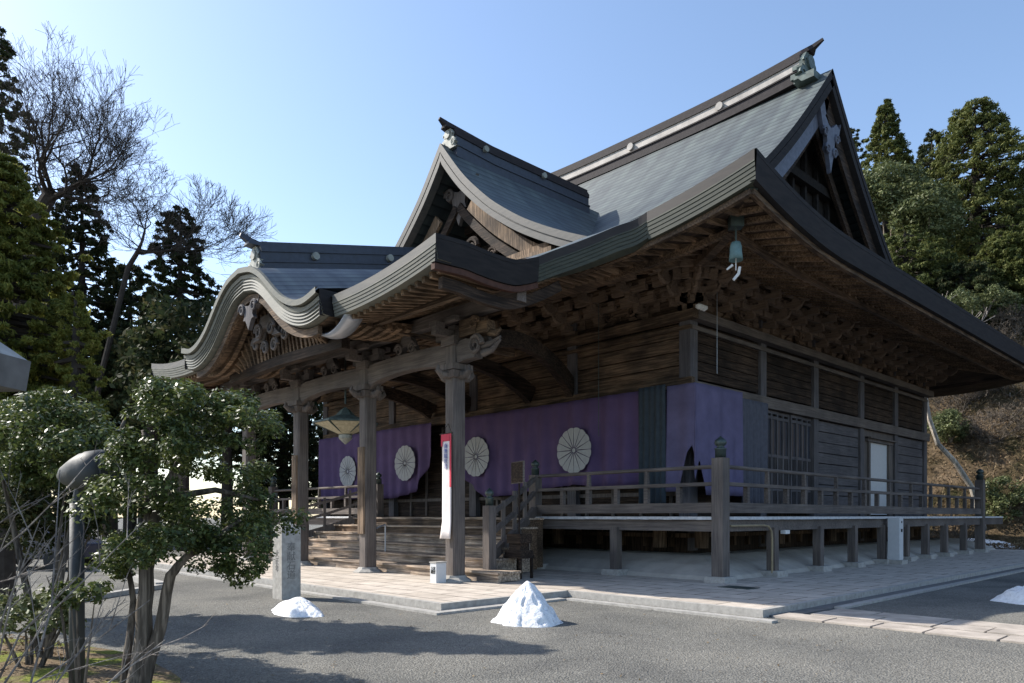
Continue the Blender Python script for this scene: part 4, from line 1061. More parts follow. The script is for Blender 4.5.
# stone pillar with inscription
px_, py_ = -4.95, -8.72; ang = R(0)
sp = empty('stone_pillar', (px_, py_, GZ), 'square pale granite pillar with carved characters between camellia and porch', 'stone pillar')
b = MB(); b.box((px_, py_, .62), (.42, .42, 1.5), ang); b.build('pillar_shaft', M['stone'], sp); b = MB(); b.box((px_, py_, 1.43), (.42, .42, .12), ang, .15); b.build('pillar_top', M['stone'], sp)
text('\n'.join('奉献石道'), 'lettering', .2, M['ink_stone'], (px_ + .212, py_, .66), Y_, Z_, sp)
text('\n'.join('大正年'), 'lettering', .16, M['ink_stone'], (px_, py_ - .212, .66), X_, Z_, sp)

# ---- snow
def snow_mat():
    m, nt, b = new_mat('snow', .6, .3); b.inputs['Base Color'].default_value = (.86, .88, .92, 1)
    n = N(nt, 'ShaderNodeTexNoise', Scale=14., Detail=8., Roughness=.7); nt.links.new(coords(nt), n.inputs['Vector'])
    r = ramp(nt, n.outputs[0], [(.27, (.38, .36, .33)), (.4, (.78, .78, .79)), (.6, (.9, .91, .92))]); nt.links.new(r.outputs[0], b.inputs['Base Color'])
    bump(nt, b, n.outputs[0], .05, .8); return m
M['snow'] = snow_mat()
from mathutils import noise as mn
def snow(x, y, rx, ry, h, peak, rz, seed, label):
    b = MB(); P = []; nr, na = 44, 96
    for i in range(nr + 1):
        t_ = i / nr; row = []
        for k in range(na + 1):
            a = 2 * math.pi * (k % na) / na; w_ = 1 + .2 * mn.noise(Vector((math.cos(a) * 1.6 + seed, math.sin(a) * 1.6, 0))) + .04 * mn.noise(Vector((math.cos(a) * 6 + seed, math.sin(a) * 6, 0)))
            X = math.cos(a) * rx * t_ * w_; Y = math.sin(a) * ry * t_ * w_
            z = h * max(0, 1 - t_ ** peak) ** (1.0)
            q = Vector((X * 2.6 + seed, Y * 2.6, 3)); e = mn.noise(q) * .2 + mn.noise(q * 3) * .07 + mn.noise(q * 6) * .03 - max(0, mn.noise(q * 5 + Vector((4, 4, 4))) - .25) * .3
            z += e * h * (1 if t_ < .93 else .2) * (.6 + .4 * t_)
            row.append((x + X * math.cos(rz) - Y * math.sin(rz), y + X * math.sin(rz) + Y * math.cos(rz), GZ - .03 + max(z, -.01)))
        P.append(row)
    b.grid(P); return b.build('snow_pile', M['snow'], smooth=True, loc=(x, y, GZ), label=label, cat='snow pile', group='melting snow piles in the yard')
snow(.93, -7.45, .62, .58, .7, 1.2, 0, 2.3, 'tall cone of white snow on the gravel in front of the porch')
snow(-2.75, -9.6, .85, .45, .3, 1.6, R(-10), 5.1, 'low flat snow heap beside the stone pillar')
snow(6.6, 2.3, 1.5, 1.1, .62, 1.8, R(40), 8.7, 'snow heap at the right edge on the dark shaded ground')
snow(-2.6, 30.5, 2.6, .8, .5, 1.8, R(10), 3.7, 'long thin snow strip seen below the far end of the deck')

# ================================================================== LEFT FOREGROUND
lp = empty('street_lamp', (1.49, -14.03, GZ), 'dark grey globe headed garden lamp on a round post at the left', 'street lamp')
MB().tube([(1.49, -14.03, -.3), (1.49, -14.03, 1.72)], [.072, .062], 16).build('lamp_post', M['pole'], lp, smooth=True)
hd = Vector((1.58, -13.93, 2.02)); ax = Vector((-.75, -.62, -.12)).normalized()
b = MB(); pr_ = [(-.02, .01), (0, .16), (.05, .2), (.18, .2), (.2, .19), (.24, .19), (.32, .16), (.34, .15), (.4, .12), (.46, .09), (.52, .03)]
b.tube([hd - ax * .18 + ax * a for a, r in pr_], [r for a, r in pr_], 20); b.build('lamp_head', M['pole'], lp, smooth=True)
MB().tube([hd - ax * .205, hd - ax * .185], .15, 20).build('lamp_cap', M['pole'], lp)
MB().tube([(1.49, -14.03, 1.7), hd + ax * .1 + Vector((0, 0, -.08))], .05, 10).build('lamp_neck', M['pole'], lp)

def leafcloud(C, A, size, seed, flat=.0, n_per=1, aspect=.45, droop=0):
    """C: (n,3) leaf centres; A optional preferred normals. two-triangle leaf quads"""
    rs = np.random.RandomState(seed); n = len(C)
    nrm = rs.normal(size=(n, 3)); nrm[:, 2] += flat; 
    if A is not None: nrm = nrm * .8 + A
    nrm /= np.linalg.norm(nrm, axis=1)[:, None]
    t = rs.normal(size=(n, 3)); t[:, 2] -= droop; t -= (t * nrm).sum(1)[:, None] * nrm; t /= np.linalg.norm(t, axis=1)[:, None]
    u = np.cross(nrm, t); s = size * rs.uniform(.6, 1.35, n)[:, None]
    v = np.stack([C - t * s, C + u * s * aspect, C + t * s, C - u * s * aspect], 1).reshape(-1, 3)
    return v
def mesh_quads(name, V, mat, parent=None, loc=(0, 0, 0), **pr):
    off = rootloc(parent) if parent is not None else Vector(loc)
    V = V - np.array(off)[None]; n = len(V) // 4; me = bpy.data.meshes.new(name)
    me.vertices.add(len(V)); me.vertices.foreach_set('co', V.astype(np.float32).ravel())
    me.loops.add(len(V)); me.loops.foreach_set('vertex_index', np.arange(len(V), dtype=np.int32))
    me.polygons.add(n); me.polygons.foreach_set('loop_start', np.arange(0, len(V), 4, dtype=np.int32)); me.polygons.foreach_set('loop_total', np.full(n, 4, dtype=np.int32))
    me.materials.append(mat); me.update(); me.validate()
    o = bpy.data.objects.new(name, me); col.objects.link(o)
    if parent is not None: o.parent = parent
    else: o.location = off
    return props(o, **pr)
def clumps(centres, radii, n_each, seed, squash=.6, shell=.5):
    rs = np.random.RandomState(seed); out = []; nr = []
    for (c_, r, n_) in zip(centres, radii, n_each):
        d = rs.normal(size=(n_, 3)); d /= np.linalg.norm(d, axis=1)[:, None]; rr = r * (shell + (1 - shell) * rs.rand(n_)) ** .7
        p = d * rr[:, None]; p[:, 2] *= squash; out.append(p + np.array(c_)); nr.append(d)
    return np.concatenate(out), np.concatenate(nr)
def ray(u, v, D):
    a = (u - 512) / 734.; bb = (516 - v) / 734.
    return Vector((CAM.x + D * (FW[0] + a * RT[0]), CAM.y + D * (FW[1] + a * RT[1]), 1.6 + D * bb))

# camellia with split trunk
cam_t = empty('camellia_tree', (2.25, -13.72, GZ), 'glossy leaved camellia with forked grey trunk in front of the porch', 'tree')
base = Vector((2.15, -13.72, GZ - .1)); rs = random.Random(11)
limbs = []
D0 = 6.7
def rp(u, v, D): return ray(u, v, D)
trk = MB()
def limb(pts_, r0, r1, n=10):
    q = [Vector(p) for p in pts_]; k = len(q); out = []
    for i in range(k - 1):
        for t_ in (0, .33, .66): out.append(q[i].lerp(q[i + 1], t_) + Vector((rs.uniform(-.012, .012), rs.uniform(-.012, .012), 0)))
    out.append(q[-1]); m = len(out); trk.tube(out, [r0 + (r1 - r0) * i / (m - 1) for i in range(m)], n)
limb([rp(128, 720, 6.5), rp(142, 650, 6.6), rp(146, 590, 6.6), rp(150, 530, 6.65), rp(152, 480, 6.7), rp(145, 430, 6.7)], .085, .035)
limb([rp(136, 715, 6.5), rp(158, 630, 6.6), rp(172, 575, 6.6), rp(180, 562, 6.6), rp(205, 545, 6.7), rp(240, 520, 6.8)], .062, .02)
limb([rp(120, 700, 6.6), rp(131, 640, 6.7), rp(133, 600, 6.8), rp(128, 560, 6.8), rp(118, 530, 6.7)], .04, .015)
limb([rp(150, 530, 6.65), rp(170, 480, 6.6), rp(190, 440, 6.8)], .05, .02)
limb([rp(152, 500, 6.7), rp(215, 490, 6.9), rp(260, 500, 7.0)], .04, .015)
limb([rp(148, 470, 6.7), rp(120, 440, 6.6), rp(125, 420, 6.6)], .035, .015)
trk.build('trunk', M['bark'], cam_t, smooth=True)
cc, rr, nn = [], [], []
rs = random.Random(5)
for (u, v, ru, rv, D, n_) in ((190, 408, 52, 30, 6.8, 16), (165, 400, 35, 22, 6.5, 8), (245, 425, 38, 26, 7.0, 8), (150, 448, 48, 22, 6.6, 10), (205, 455, 40, 22, 7.0, 8), (205, 520, 62, 26, 6.9, 14),
                              (262, 512, 38, 22, 7.1, 8), (165, 545, 48, 20, 6.5, 9), (225, 550, 45, 20, 6.9, 9), (250, 480, 34, 16, 7.3, 5), (150, 495, 35, 18, 6.6, 7), (112, 500, 26, 18, 6.5, 5), (125, 560, 28, 16, 6.4, 4), (245, 572, 24, 9, 6.9, 4)):
    for _ in range(int(n_ * 1.5)):
        a = rs.uniform(0, 6.28); q = math.sqrt(rs.random()); p = rp(u + ru * q * math.cos(a), v + rv * q * math.sin(a), D + rs.uniform(-.55, .55))
        cc.append(p); rr.append(rs.uniform(.11, .21)); nn.append(rs.randint(190, 300))
pts_, nr_ = clumps(cc, rr, nn, 3, .65, .25); nr_[:, 2] += .7
mesh_quads('crown', leafcloud(pts_, nr_, .023, 4, .8, aspect=.5, droop=.5), M['lf_cam'], cam_t)

def broad(name, u, v, ru, rv, D, dd, nclump, r, nleaf, size, mat, seed, label, cat='shrub', group=None, trunk=None, flat=.8, squash=.7):
    rs = random.Random(seed); cc, rr, nn = [], [], []
    for _ in range(nclump):
        a = rs.uniform(0, 6.28); q = math.sqrt(rs.random()); p = ray(u + ru * q * math.cos(a), v + rv * q * math.sin(a), D + rs.uniform(-dd, dd) * math.sqrt(max(0, 1 - q * q)))
        cc.append(p); rr.append(rs.uniform(.6, 1.3) * r); nn.append(int(nleaf * rs.uniform(.6, 1.3)))
    P_, n_ = clumps(cc, rr, nn, seed, squash, .4); n_[:, 2] += .5
    c0 = ray(u, v, D); gz = trunk if trunk is not None else c0.z - rv * D / 734
    e = empty(name, (c0.x, c0.y, gz), label, cat, group)
    mesh_quads('foliage', leafcloud(P_, n_, size, seed + 1, flat), M[mat], e)
    b = MB(); lo = Vector((c0.x, c0.y, gz - .2))
    for k in range(5):
        q = cc[rs.randrange(len(cc))]; b.tube([lo, lo.lerp(q, .5) + Vector((rs.uniform(-.1, .1), rs.uniform(-.1, .1), .1)) * r, q], [r * .22, r * .13, r * .04], 6)
    b.build('stem', M['bark'], e); return e
broad('broadleaf_shrub', 45, 440, 62, 45, 8.6, 1.0, 120, .22, 150, .032, 'lf_cam', 31, 'glossy evergreen shrub behind the garden lamp at the left edge', trunk=GZ)
broad('broadleaf_shrub', 40, 510, 60, 35, 9.4, .7, 60, .24, 140, .04, 'lf_ced', 32, 'dark dense shrub low behind the garden lamp', trunk=GZ)

def bare_tree(name, base, pts0, r0, seed, depth, label, mat='bark_dark', spread=.55, ratio=.7, group=None, twig=.012, up=.25, nsplit=(2, 3), cat='tree'):
    rs = random.Random(seed); e = empty(name, base, label, cat, group); tr = MB(); br = MB()
    tr.tube(pts0, [r0 * (1 - .35 * i / (len(pts0) - 1)) for i in range(len(pts0))], 8)
    def grow(p, d, L, r, k, b):
        if k == 0: return
        segs = 3; pts_ = [p]; q = Vector(p); dd = Vector(d)
        for _ in range(segs):
            dd = (dd + Vector((rs.gauss(0, .16), rs.gauss(0, .16), rs.gauss(0, .12) + up * .12))).normalized(); q = q + dd * (L / segs); pts_.append(q.copy())
        r1 = max(twig, r * .62); b.tube(pts_, [r + (r1 - r) * i / segs for i in range(segs + 1)], 5 if k < 4 else 7, False)
        for _ in range(rs.randint(*nsplit)):
            nd = (dd + Vector((rs.gauss(0, spread), rs.gauss(0, spread), rs.gauss(0, spread * .8) + up)) * .8).normalized()
            grow(pts_[-1], nd, L * ratio * rs.uniform(.8, 1.2), r1 * .85, k - 1, b)
        if k > 2:
            nd = (dd * .5 + Vector((rs.gauss(0, 1), rs.gauss(0, 1), rs.gauss(0, .5)))).normalized(); grow(pts_[1], nd, L * ratio * .8, r1 * .6, k - 2, b)
    return e, tr, br, grow
# big bare zelkova upper left
D = 40
p0 = [ray(10, 560, D + 2), ray(18, 330, D + 1), ray(38, 215, D), ray(52, 192, D)]
p0[0].z = GZ
e, tr, br, grow = bare_tree('zelkova_tree', tuple(p0[0]), p0, .55, 21, 6, 'large leafless tree spreading fine branches against the sky', twig=.0075, ratio=.79, spread=.5)
for (u, v, L, r, k) in ((-30, -34, 1.5, .1, 7), (-12, -46, 1.7, .13, 8), (10, -50, 1.85, .14, 7), (30, -46, 1.75, .14, 8), (50, -38, 1.95, .15, 8), (66, -20, 2.05, .13, 7), (74, 2, 1.9, .1, 8)):
    d = (ray(52 + u, 192 + v, D + random.uniform(-3, 3)) - p0[-1]).normalized(); grow(p0[-1].lerp(p0[-2], random.uniform(0, .6)), d, L, r, k, br)
tr.build('trunk', M['bark_dark'], e); br.build('branches', M['bark_dark'], e)
p0 = [ray(70, 560, 38), ray(100, 380, 38), ray(128, 268, 38), ray(140, 248, 38)]; p0[0].z = GZ
e, tr, br, grow = bare_tree('zelkova_tree', tuple(p0[0]), p0, .17, 22, 6, 'smaller leafless tree leaning right above the dark conifers', twig=.0075, ratio=.79, spread=.5)
for (u, v, L, r, k) in ((25, -30, 1.6, .08, 8), (45, -16, 1.7, .08, 8), (10, -40, 1.4, .07, 7), (50, 4, 1.5, .07, 7), (40, 25, 1.2, .05, 6)):
    d = (ray(140 + u, 248 + v, 38 + random.uniform(-3, 3)) - p0[-1]).normalized(); grow(p0[-1].lerp(p0[-2], random.uniform(0, .5)), d, L, r, k, br)
tr.build('trunk', M['bark_dark'], e); br.build('branches', M['bark_dark'], e)

def conifer(name, u, vtop, D, hw, mat, seed, label, n_clump=150, leaves=60, size=.16, vbase=None, shape=.8, gap=.25, zg=GZ, group=None, clr=None, squash=.5, bare=.12, flat=.3):
    """u centre px, vtop top px, hw half width px at base of crown"""
    top = ray(u, vtop, D); W = hw * D / 734.; zb = zg if vbase is None else ray(u, vbase, D).z
    rs = random.Random(seed); e = empty(name, (top.x, top.y, zg), label, 'tree', group)
    n_clump = int(n_clump * 3.0); size *= .66; leaves = int(leaves * .85); H = top.z - zb; b = MB(); b.tube([(top.x, top.y, zg - .3), (top.x, top.y, zb + H * .5), (top.x, top.y, top.z - H * .03)], [W * .075 + .08, W * .05 + .05, .03], 8); 
    cc, rr, nn = [], [], []; br = MB(); r0 = clr or W * .115
    k = 0
    while k < n_clump:
        t_ = rs.random() ** .8              # 0 top .. 1 bottom
        lim = W * (t_ ** shape) * (1 - .25 * max(0, t_ - .75) / .25) + W * .03
        a = rs.uniform(0, 6.283); lump = .9 + .4 * mn.noise(Vector((math.cos(a) * 1.3 + seed, math.sin(a) * 1.3, t_ * 5)))
        q = lim * lump * (1 - gap * rs.random() ** 1.5) * (.35 + .65 * rs.random() ** .5)
        q *= 1.22 if rs.random() < .14 else 1
        z = top.z - t_ * H * (1 - bare) - r0 * .3
        c_ = Vector((top.x + q * math.cos(a), top.y + q * math.sin(a), z - q * .12)); cc.append(c_); rr.append(r0 * rs.uniform(.45, 1.1) * (.5 + .5 * t_)); nn.append(int(leaves * rs.uniform(.6, 1.3)))
        if k % 4 == 0: br.tube([(top.x, top.y, z + q * .1), tuple(c_)], [.05 + .01 * q, .02], 4, False)
        k += 1
    b.build('trunk', M['bark_dark'], e); br.build('branches', M['bark_dark'], e)
    P_, n_ = clumps(cc, rr, nn, seed, squash, .3); n_[:, 2] += .3
    mesh_quads('crown', leafcloud(P_, n_, size, seed + 9, flat, aspect=.3, droop=.8), M[mat], e); return e
G1 = 'dark cedars behind the left of the yard'
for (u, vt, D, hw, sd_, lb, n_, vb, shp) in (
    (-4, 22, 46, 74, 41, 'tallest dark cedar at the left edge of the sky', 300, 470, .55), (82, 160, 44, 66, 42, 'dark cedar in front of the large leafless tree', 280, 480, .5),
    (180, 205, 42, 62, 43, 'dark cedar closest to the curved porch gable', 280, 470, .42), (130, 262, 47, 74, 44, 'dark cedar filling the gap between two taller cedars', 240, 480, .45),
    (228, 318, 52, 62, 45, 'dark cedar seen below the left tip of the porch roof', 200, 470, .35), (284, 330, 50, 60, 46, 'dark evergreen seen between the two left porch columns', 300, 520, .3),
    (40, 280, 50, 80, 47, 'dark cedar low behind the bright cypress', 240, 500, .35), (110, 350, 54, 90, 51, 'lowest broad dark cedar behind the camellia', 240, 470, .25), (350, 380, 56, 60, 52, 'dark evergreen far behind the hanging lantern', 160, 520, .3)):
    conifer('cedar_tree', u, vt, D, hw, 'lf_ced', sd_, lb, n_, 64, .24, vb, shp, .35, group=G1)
conifer('cypress_tree', 2, 150, 12.8, 108, 'lf_hin', 48, 'bright yellow green cypress left of the gravel yard', 420, 120, .085, 500, .5, .25, squash=.45, flat=0)
conifer('cypress_tree', 76, 290, 12.2, 42, 'lf_hin', 49, 'short yellow green cypress below the tall one', 90, 100, .08, 500, .5, .2, squash=.45, flat=0)
for i, (u, D) in enumerate(((152, 38), (183, 36), (226, 40), (143, 44))):
    b = MB(); p = ray(u, 516, D); b.tube([(p.x, p.y, GZ), (p.x + .1, p.y, 4), (p.x, p.y, 9)], [.32, .27, .2], 8)
    # slim trunks with a crown lost among the cedars
    e = empty('slender_tree', (p.x, p.y, GZ), ['slender straight trunk left of the bright gap in the trees', 'slender straight trunk at the middle of the bright gap in the trees', 'slender straight trunk right of the bright gap in the trees', 'slender trunk half hidden at the left of the bright gap'][i], 'tree', 'slender trunks behind the camellia')
    b.build('trunk', M['bark_dark'], e)
    P_, n_ = clumps([(p.x + random.uniform(-1.6, 1.6), p.y + random.uniform(-1.6, 1.6), random.uniform(6.5, 12)) for _ in range(40)], [.8] * 40, [60] * 40, 60 + i)
    mesh_quads('crown', leafcloud(P_, n_, .2, 70 + i, .3), M['lf_ced'], e)

# moss bed, leaf litter and low shrub at bottom-left
def patch_mat():
    m, nt, b = new_mat('moss_and_litter', .95, .1)
    n = N(nt, 'ShaderNodeTexNoise', Scale=1.4, Detail=6.); nt.links.new(coords(nt), n.inputs['Vector'])
    n2 = N(nt, 'ShaderNodeTexNoise', Scale=30., Detail=6.); nt.links.new(coords(nt), n2.inputs['Vector'])
    r = ramp(nt, n.outputs[0], [(.35, (.18, .13, .09)), (.48, (.16, .12, .07)), (.55, (.15, .17, .03)), (.75, (.2, .21, .04))])
    r2 = ramp(nt, n2.outputs[0], [(.3, (.5, .5, .5)), (.7, (1.4, 1.4, 1.4))])
    nt.links.new(mul(nt, r.outputs[0], r2.outputs[0]), b.inputs['Base Color']); bump(nt, b, n2.outputs[0], .03, .8); return m
b = MB(); P = []
cen = Vector((-.9, -15.2))
for i in range(15):
    t_ = i / 14.; row = []
    for k in range(49):
        a = 2 * math.pi * (k % 48) / 48; w_ = 1 + .12 * mn.noise(Vector((math.cos(a) * 2, math.sin(a) * 2, 5)))
        X, Y = 3.6 * t_ * w_ * math.cos(a), 2.0 * t_ * w_ * math.sin(a); rz = R(20)
        row.append((cen.x + X * math.cos(rz) - Y * math.sin(rz), cen.y + X * math.sin(rz) + Y * math.cos(rz), GZ + .008 + .1 * (1 - t_ ** 2) + .03 * mn.noise(Vector((X * 2, Y * 2, 1))) * (1 - t_)))
    P.append(row)
b.grid(P); b.build('moss_bed', patch_mat(), smooth=True, loc=(cen.x, cen.y, GZ), kind='structure')
rsn = np.random.RandomState(8); n_ = 5000
Pl = np.stack([rsn.uniform(-4.2, 2.2, n_), rsn.uniform(-17.0, -13.4, n_), np.full(n_, GZ + .11)], 1)
keep = ((Pl[:, 0] - cen.x) / 3.3) ** 2 + ((Pl[:, 1] - cen.y) / 1.8) ** 2 < 1; Pl = Pl[keep]; Pl[:, 2] -= .08 * (((Pl[:, 0] - cen.x) / 3.3) ** 2 + ((Pl[:, 1] - cen.y) / 1.8) ** 2)
mesh_quads('fallen_leaves', leafcloud(Pl, None, .032, 12, 2.0), M['lf_dry'], loc=(cen.x, cen.y, GZ), label='brown fallen leaves scattered over the moss bed at the lower left', cat='leaf litter', kind='stuff')
broad('low_shrub', 30, 612, 50, 22, 8.0, .4, 34, .16, 60, .035, 'lf_bush', 35, 'low loose green shrub beside the lamp post foot', trunk=GZ)
broad('low_shrub', 80, 590, 30, 14, 6.6, .3, 12, .1, 45, .035, 'lf_cam', 36, 'small sprig of glossy leaves left of the camellia trunk', trunk=GZ)
rsn = np.random.RandomState(28); n_ = 700
Pl = np.stack([rsn.uniform(-5, 6, n_), rsn.uniform(-14.5, -4.6, n_), np.full(n_, GZ + .012)], 1)
mesh_quads('scattered_leaves', leafcloud(Pl, None, .022, 29, 6.0), M['lf_dry'], loc=(0, -9, GZ), label='small dry leaves scattered over the open gravel yard', cat='leaf litter', kind='stuff')
# bare twiggy shrubs close to the camera
def twiggy(base, targets, seed, label):
    rs = random.Random(seed); e = empty('bare_shrub', tuple(base), label, 'shrub', 'leafless shrubs at the lower left'); b = MB()
    def tw(p, q, r, k):
        q = Vector(q); p = Vector(p); mid = p.lerp(q, .5) + Vector((rs.gauss(0, .03), rs.gauss(0, .03), rs.gauss(0, .04))) * (q - p).length
        b.tube([p, mid, q], [r, r * .75, r * .35], 5, False)
        if k:
            for t_ in (.35, .55, .75, .9):
                if rs.random() < .8:
                    s = p.lerp(mid, t_ * 2) if t_ < .5 else mid.lerp(q, t_ * 2 - 1); d = (q - p).normalized() + Vector((rs.gauss(0, .45), rs.gauss(0, .45), rs.gauss(0, .35) + .15))
                    tw(s, s + d.normalized() * (q - p).length * rs.uniform(.2, .42), r * .5, k - 1)
    for t_ in targets: tw(base, t_, .0075, 3)
    b.build('stems', M['bark_grey'], e)
D = 4.2
twiggy(ray(-20, 720, D), [ray(145, 520, D + .3), ray(40, 520, D), ray(95, 560, D - .2), ray(20, 560, D - .3), ray(150, 600, D)], 5, 'leafless shrub with long thin stems crossing the lamp post')
twiggy(ray(10, 760, D - .3), [ray(110, 610, D), ray(60, 470, D + .4), ray(165, 640, D + .2)], 6, 'leafless shrub low at the bottom left corner')
twiggy(ray(-60, 600, D + .5), [ray(75, 480, D + .8), ray(30, 500, D), ray(60, 560, D + .3)], 8, 'leafless shrub reaching in from the left edge')
# stone lantern roof poking in from the left
c0 = ray(-112, 362, 4.4)
sl_ = empty('stone_lantern', (c0.x, c0.y, GZ), 'large grey stone lantern whose flat cap juts in at the left edge', 'stone lantern')
MB().box((c0.x, c0.y, 2.52), (.98, .98, .2), R(40), 1.04).build('lantern_cap', M['stone_dark'], sl_)
MB().box((c0.x, c0.y, 2.68), (1.0, 1.0, .12), R(40), .75).build('lantern_roof', M['stone'], sl_)
MB().box((c0.x, c0.y, 2.1), (.45, .45, .64), R(40)).build('lantern_firebox', M['stone'], sl_); MB().tube([(c0.x, c0.y, -.2), (c0.x, c0.y, 1.8)], .17, 14).build('lantern_shaft', M['stone'], sl_)
# kerbs and parked car far left
b = MB(); p, q = Vector((-21, -9.2)), Vector((-5.8, -9.9)); b.beam([(-21, -9.0, GZ + .06), (-9, -9.9, GZ + .06)], .25, .16); b.beam([(-9, -9.9, GZ + .03), (-4.2, -15.6, GZ + .03)], .2, .14); b.build('yard_kerb', M['stone'], loc=(-9, -9.9, GZ), kind='structure')
cp = ray(38, 545, 24); cp.z = GZ
car = empty('parked_car', tuple(cp), 'dark blue parked car half hidden behind bushes at the far left', 'car')
rz = R(35)
def cl(x, y): return cp.x + x * math.cos(rz) - y * math.sin(rz), cp.y + x * math.sin(rz) + y * math.cos(rz)
side = [(-2.1, .35), (-2.15, .8), (-1.95, .98), (-1.2, 1.02), (-.75, 1.42), (.75, 1.46), (1.45, 1.02), (2.1, .85), (2.15, .35)]
b = MB(); b.prism(side, (cp.x, cp.y, GZ), (math.cos(rz), math.sin(rz), 0), Z_, (-math.sin(rz), math.cos(rz), 0), 1.65); body = b.build('car_body', M['car_paint'], car)
bm_ = body.modifiers.new('b', 'BEVEL'); bm_.width = .08; bm_.segments = 2
b = MB(); b.prism([(-1.1, 1.05), (-.7, 1.36), (.7, 1.4), (1.25, 1.05)], (cp.x, cp.y, GZ), (math.cos(rz), math.sin(rz), 0), Z_, (-math.sin(rz), math.cos(rz), 0), 1.67); b.build('side_windows', M['glass'], car)
for a in (-1.35, 1.35):
    for s_ in (-1, 1):
        x1, y1 = cl(a, s_ * .7); x2, y2 = cl(a, s_ * .86); MB().tube([(x1, y1, GZ + .32), (x2, y2, GZ + .32)], .32, 18).build('wheel', M['ink'], car)
for s_ in (-1, 1): x1, y1 = cl(2.15, s_ * .6); MB().box((x1, y1, GZ + .7), (.06, .3, .14), rz).build('headlight', M['metal_pale'], car)

# ================================================================== HILLSIDE ON THE RIGHT
def hz(x, y):
    t_ = y - 30.5 - .12 * (x + 5) ; base_ = max(0, t_)
    h = 18 * (1 - math.exp(-base_ / 17.)) * 1.5 if base_ > 0 else 0
    e = 1.2 * mn.noise(Vector((x * .12, y * .12, 0))) + .5 * mn.noise(Vector((x * .4, y * .4, 3))) + .22 * mn.noise(Vector((x * 1.3, y * 1.3, 3)))
    fade = min(1, max(0, (x + 34) / 14.)); return GZ - .05 + fade * (h + e * min(1, base_ / 4.))
def hill_mat():
    m, nt, b = new_mat('dry_hillside', .95, .1)
    n = N(nt, 'ShaderNodeTexNoise', Scale=.5, Detail=8., Roughness=.7); nt.links.new(coords(nt), n.inputs['Vector'])
    n2 = N(nt, 'ShaderNodeTexNoise', Scale=6., Detail=8., Roughness=.75); nt.links.new(coords(nt), n2.inputs['Vector'])
    r = ramp(nt, n.outputs[0], [(.35, (.045, .045, .02)), (.5, (.12, .09, .055)), (.65, (.22, .165, .11))])
    r2 = ramp(nt, n2.outputs[0], [(.3, (.35, .35, .35)), (.7, (1.5, 1.45, 1.4))])
    nt.links.new(mul(nt, r.outputs[0], r2.outputs[0]), b.inputs['Base Color']); bump(nt, b, n2.outputs[0], .25, .9); return m
b = MB(); b.grid([[(-40 + i * 1.1, 24 + j * 1.1, hz(-40 + i * 1.1, 24 + j * 1.1)) for j in range(70)] for i in range(110)]); b.build('hillside', hill_mat(), smooth=True, loc=(0, 40, 0), kind='structure')
def on_hill(u, D):
    p = ray(u, 516, D); return Vector((p.x, p.y, hz(p.x, p.y)))
G2 = 'sunlit cedars and cypresses on the hill'
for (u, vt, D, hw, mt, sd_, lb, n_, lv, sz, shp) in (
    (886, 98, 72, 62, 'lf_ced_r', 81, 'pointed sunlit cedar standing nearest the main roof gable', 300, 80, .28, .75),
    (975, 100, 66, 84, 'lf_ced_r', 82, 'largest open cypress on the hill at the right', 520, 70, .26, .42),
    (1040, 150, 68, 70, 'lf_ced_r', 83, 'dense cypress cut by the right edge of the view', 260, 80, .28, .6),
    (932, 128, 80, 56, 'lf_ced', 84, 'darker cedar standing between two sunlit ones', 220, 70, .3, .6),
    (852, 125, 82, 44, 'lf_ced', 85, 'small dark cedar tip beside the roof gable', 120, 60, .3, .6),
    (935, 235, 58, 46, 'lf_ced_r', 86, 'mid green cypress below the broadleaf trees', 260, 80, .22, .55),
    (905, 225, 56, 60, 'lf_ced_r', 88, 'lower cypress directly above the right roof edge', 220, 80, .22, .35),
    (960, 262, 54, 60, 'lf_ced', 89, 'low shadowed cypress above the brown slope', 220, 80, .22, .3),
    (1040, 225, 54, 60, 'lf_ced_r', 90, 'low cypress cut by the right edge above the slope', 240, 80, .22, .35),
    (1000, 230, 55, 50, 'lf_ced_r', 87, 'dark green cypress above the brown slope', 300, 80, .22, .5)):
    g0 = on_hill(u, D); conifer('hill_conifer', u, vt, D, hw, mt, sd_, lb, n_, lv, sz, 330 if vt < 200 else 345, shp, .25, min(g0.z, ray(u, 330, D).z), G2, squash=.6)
for (u, v, ru, rv, D, mt, sd_, lb) in ((890, 190, 36, 24, 62, 'lf_bush', 91, 'rounded pale green broadleaf tree beside the roof gable'), (925, 215, 34, 34, 60, 'lf_bush', 92, 'rounded mid green broadleaf tree behind the gable foot')):
    broad('broadleaf_tree', u, v, ru, rv, D, 3, 150, .8, 130, .15, mt, sd_, lb, 'tree', 'broadleaf trees on the hill', trunk=on_hill(u, D).z)
for (u, v, ru, rv, D, mt, sd_, lb) in ((1003, 500, 26, 22, 41, 'lf_bush', 93, 'bright green bush at the foot of the brown slope'), (985, 300, 36, 14, 50, 'lf_bush', 94, 'green bush at the top of the brown slope'),
                                     (950, 425, 18, 14, 45, 'lf_bush', 95, 'green bush in the middle of the slope beside the leaning trunk'), (1015, 430, 20, 12, 46, 'lf_ced_r', 96, 'dark bush on the slope at the right edge'), (930, 350, 14, 10, 48, 'lf_bush', 97, 'small bush just above the roof edge')):
    broad('hill_bush', u, v, ru, rv, D, 1.2, 50, .45, 130, .08, mt, sd_, lb, 'bush', 'green bushes on the brown slope')
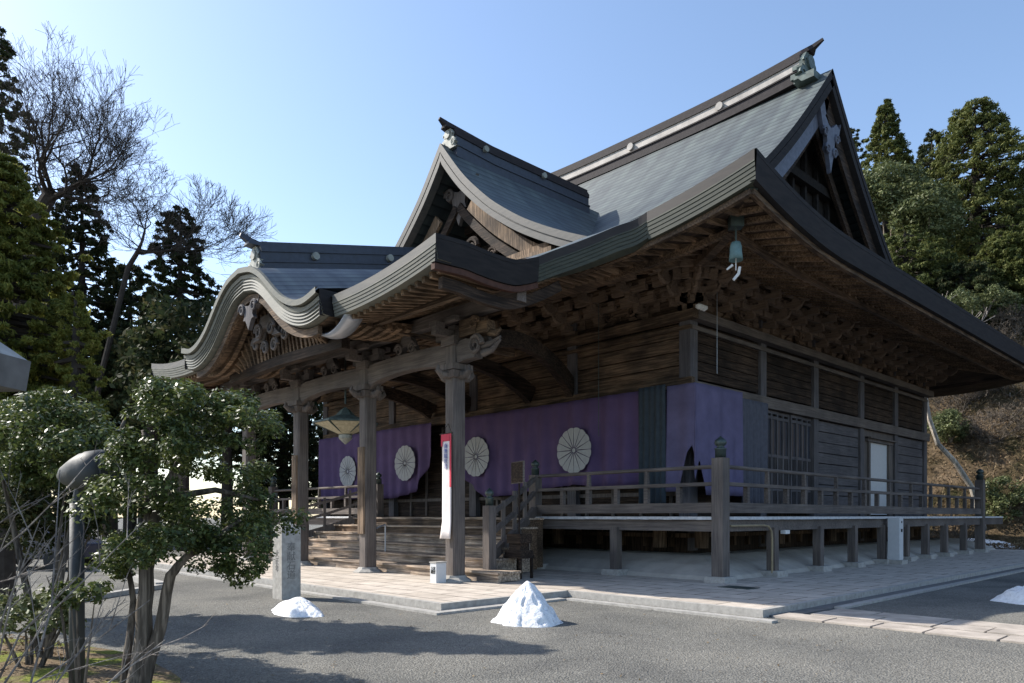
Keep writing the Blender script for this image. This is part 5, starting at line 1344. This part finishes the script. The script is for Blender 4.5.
# leaning pale trunk and bare brush
p0 = [ray(990, 550, 41), ray(972, 488, 41), ray(955, 462, 41), ray(938, 444, 41), ray(929, 418, 41), ray(925, 395, 41)]
p0[0].z = GZ - .2
e, tr, br, grow = bare_tree('leaning_tree', tuple(p0[0]), p0, .17, 51, 4, 'pale leaning tree trunk at the far end of the deck', twig=.02)
for k in range(4): grow(p0[-1], Vector((random.uniform(-.5, .5), random.uniform(-.5, .5), .8)).normalized(), 2.2, .08, 4, br)
for k in range(0): grow(p0[2], (ray(1000, 440 - k * 12, 42) - p0[2]).normalized(), 2.0, .06, 4, br)
tr.build('trunk', M['bark_pale'], e); br.build('branches', M['bark_grey'], e)
for i, (u, v, D, sd_) in enumerate(((1010, 380, 46, 61), (975, 390, 47, 62), (960, 345, 50, 63), (1015, 330, 50, 64), (1030, 410, 44, 65), (990, 430, 44, 66), (1005, 350, 49, 67), (950, 390, 47, 68), (940, 470, 40, 69))):
    g0 = ray(u, v, D); g0.z = hz(g0.x, g0.y); q = g0 + Vector((0, 0, .3))
    e, tr, br, grow = bare_tree('brushwood', tuple(g0), [g0, q], .05, sd_, 5, ['leafless brown brush on the slope at the right edge', 'leafless brush left of the middle of the slope', 'pale fallen looking brush just above the roof edge', 'upper brown brush under the cypresses', 'lower brush at the right edge', 'brush above the bright green bush', 'dense twiggy brush near the top of the slope', 'brush beside the end wall of the hall', 'low brush behind the far railing post'][i], twig=.01, spread=.8, group='leafless brush on the slope', cat='brush')
    for k in range(7): grow(g0, Vector((random.gauss(0, .9), random.gauss(0, .5), .45)).normalized(), .8, .022, 6, br)
    tr.build('stem', M['bark_grey'], e); br.build('branches', M['bark'], e)
rsn = np.random.RandomState(17); n_ = 60000
X = rsn.uniform(-12, 22, n_); Y = rsn.uniform(28, 56, n_); Zs = np.array([hz(a, c_) for a, c_ in zip(X, Y)]) + rsn.rand(n_) * .35
mesh_quads('dry_undergrowth', leafcloud(np.stack([X, Y, Zs], 1), None, .13, 18, .0, aspect=.22), M['lf_dry'], loc=(0, 40, 0), label='brown dry grass and fallen leaves covering the slope behind the hall', cat='undergrowth', kind='stuff')
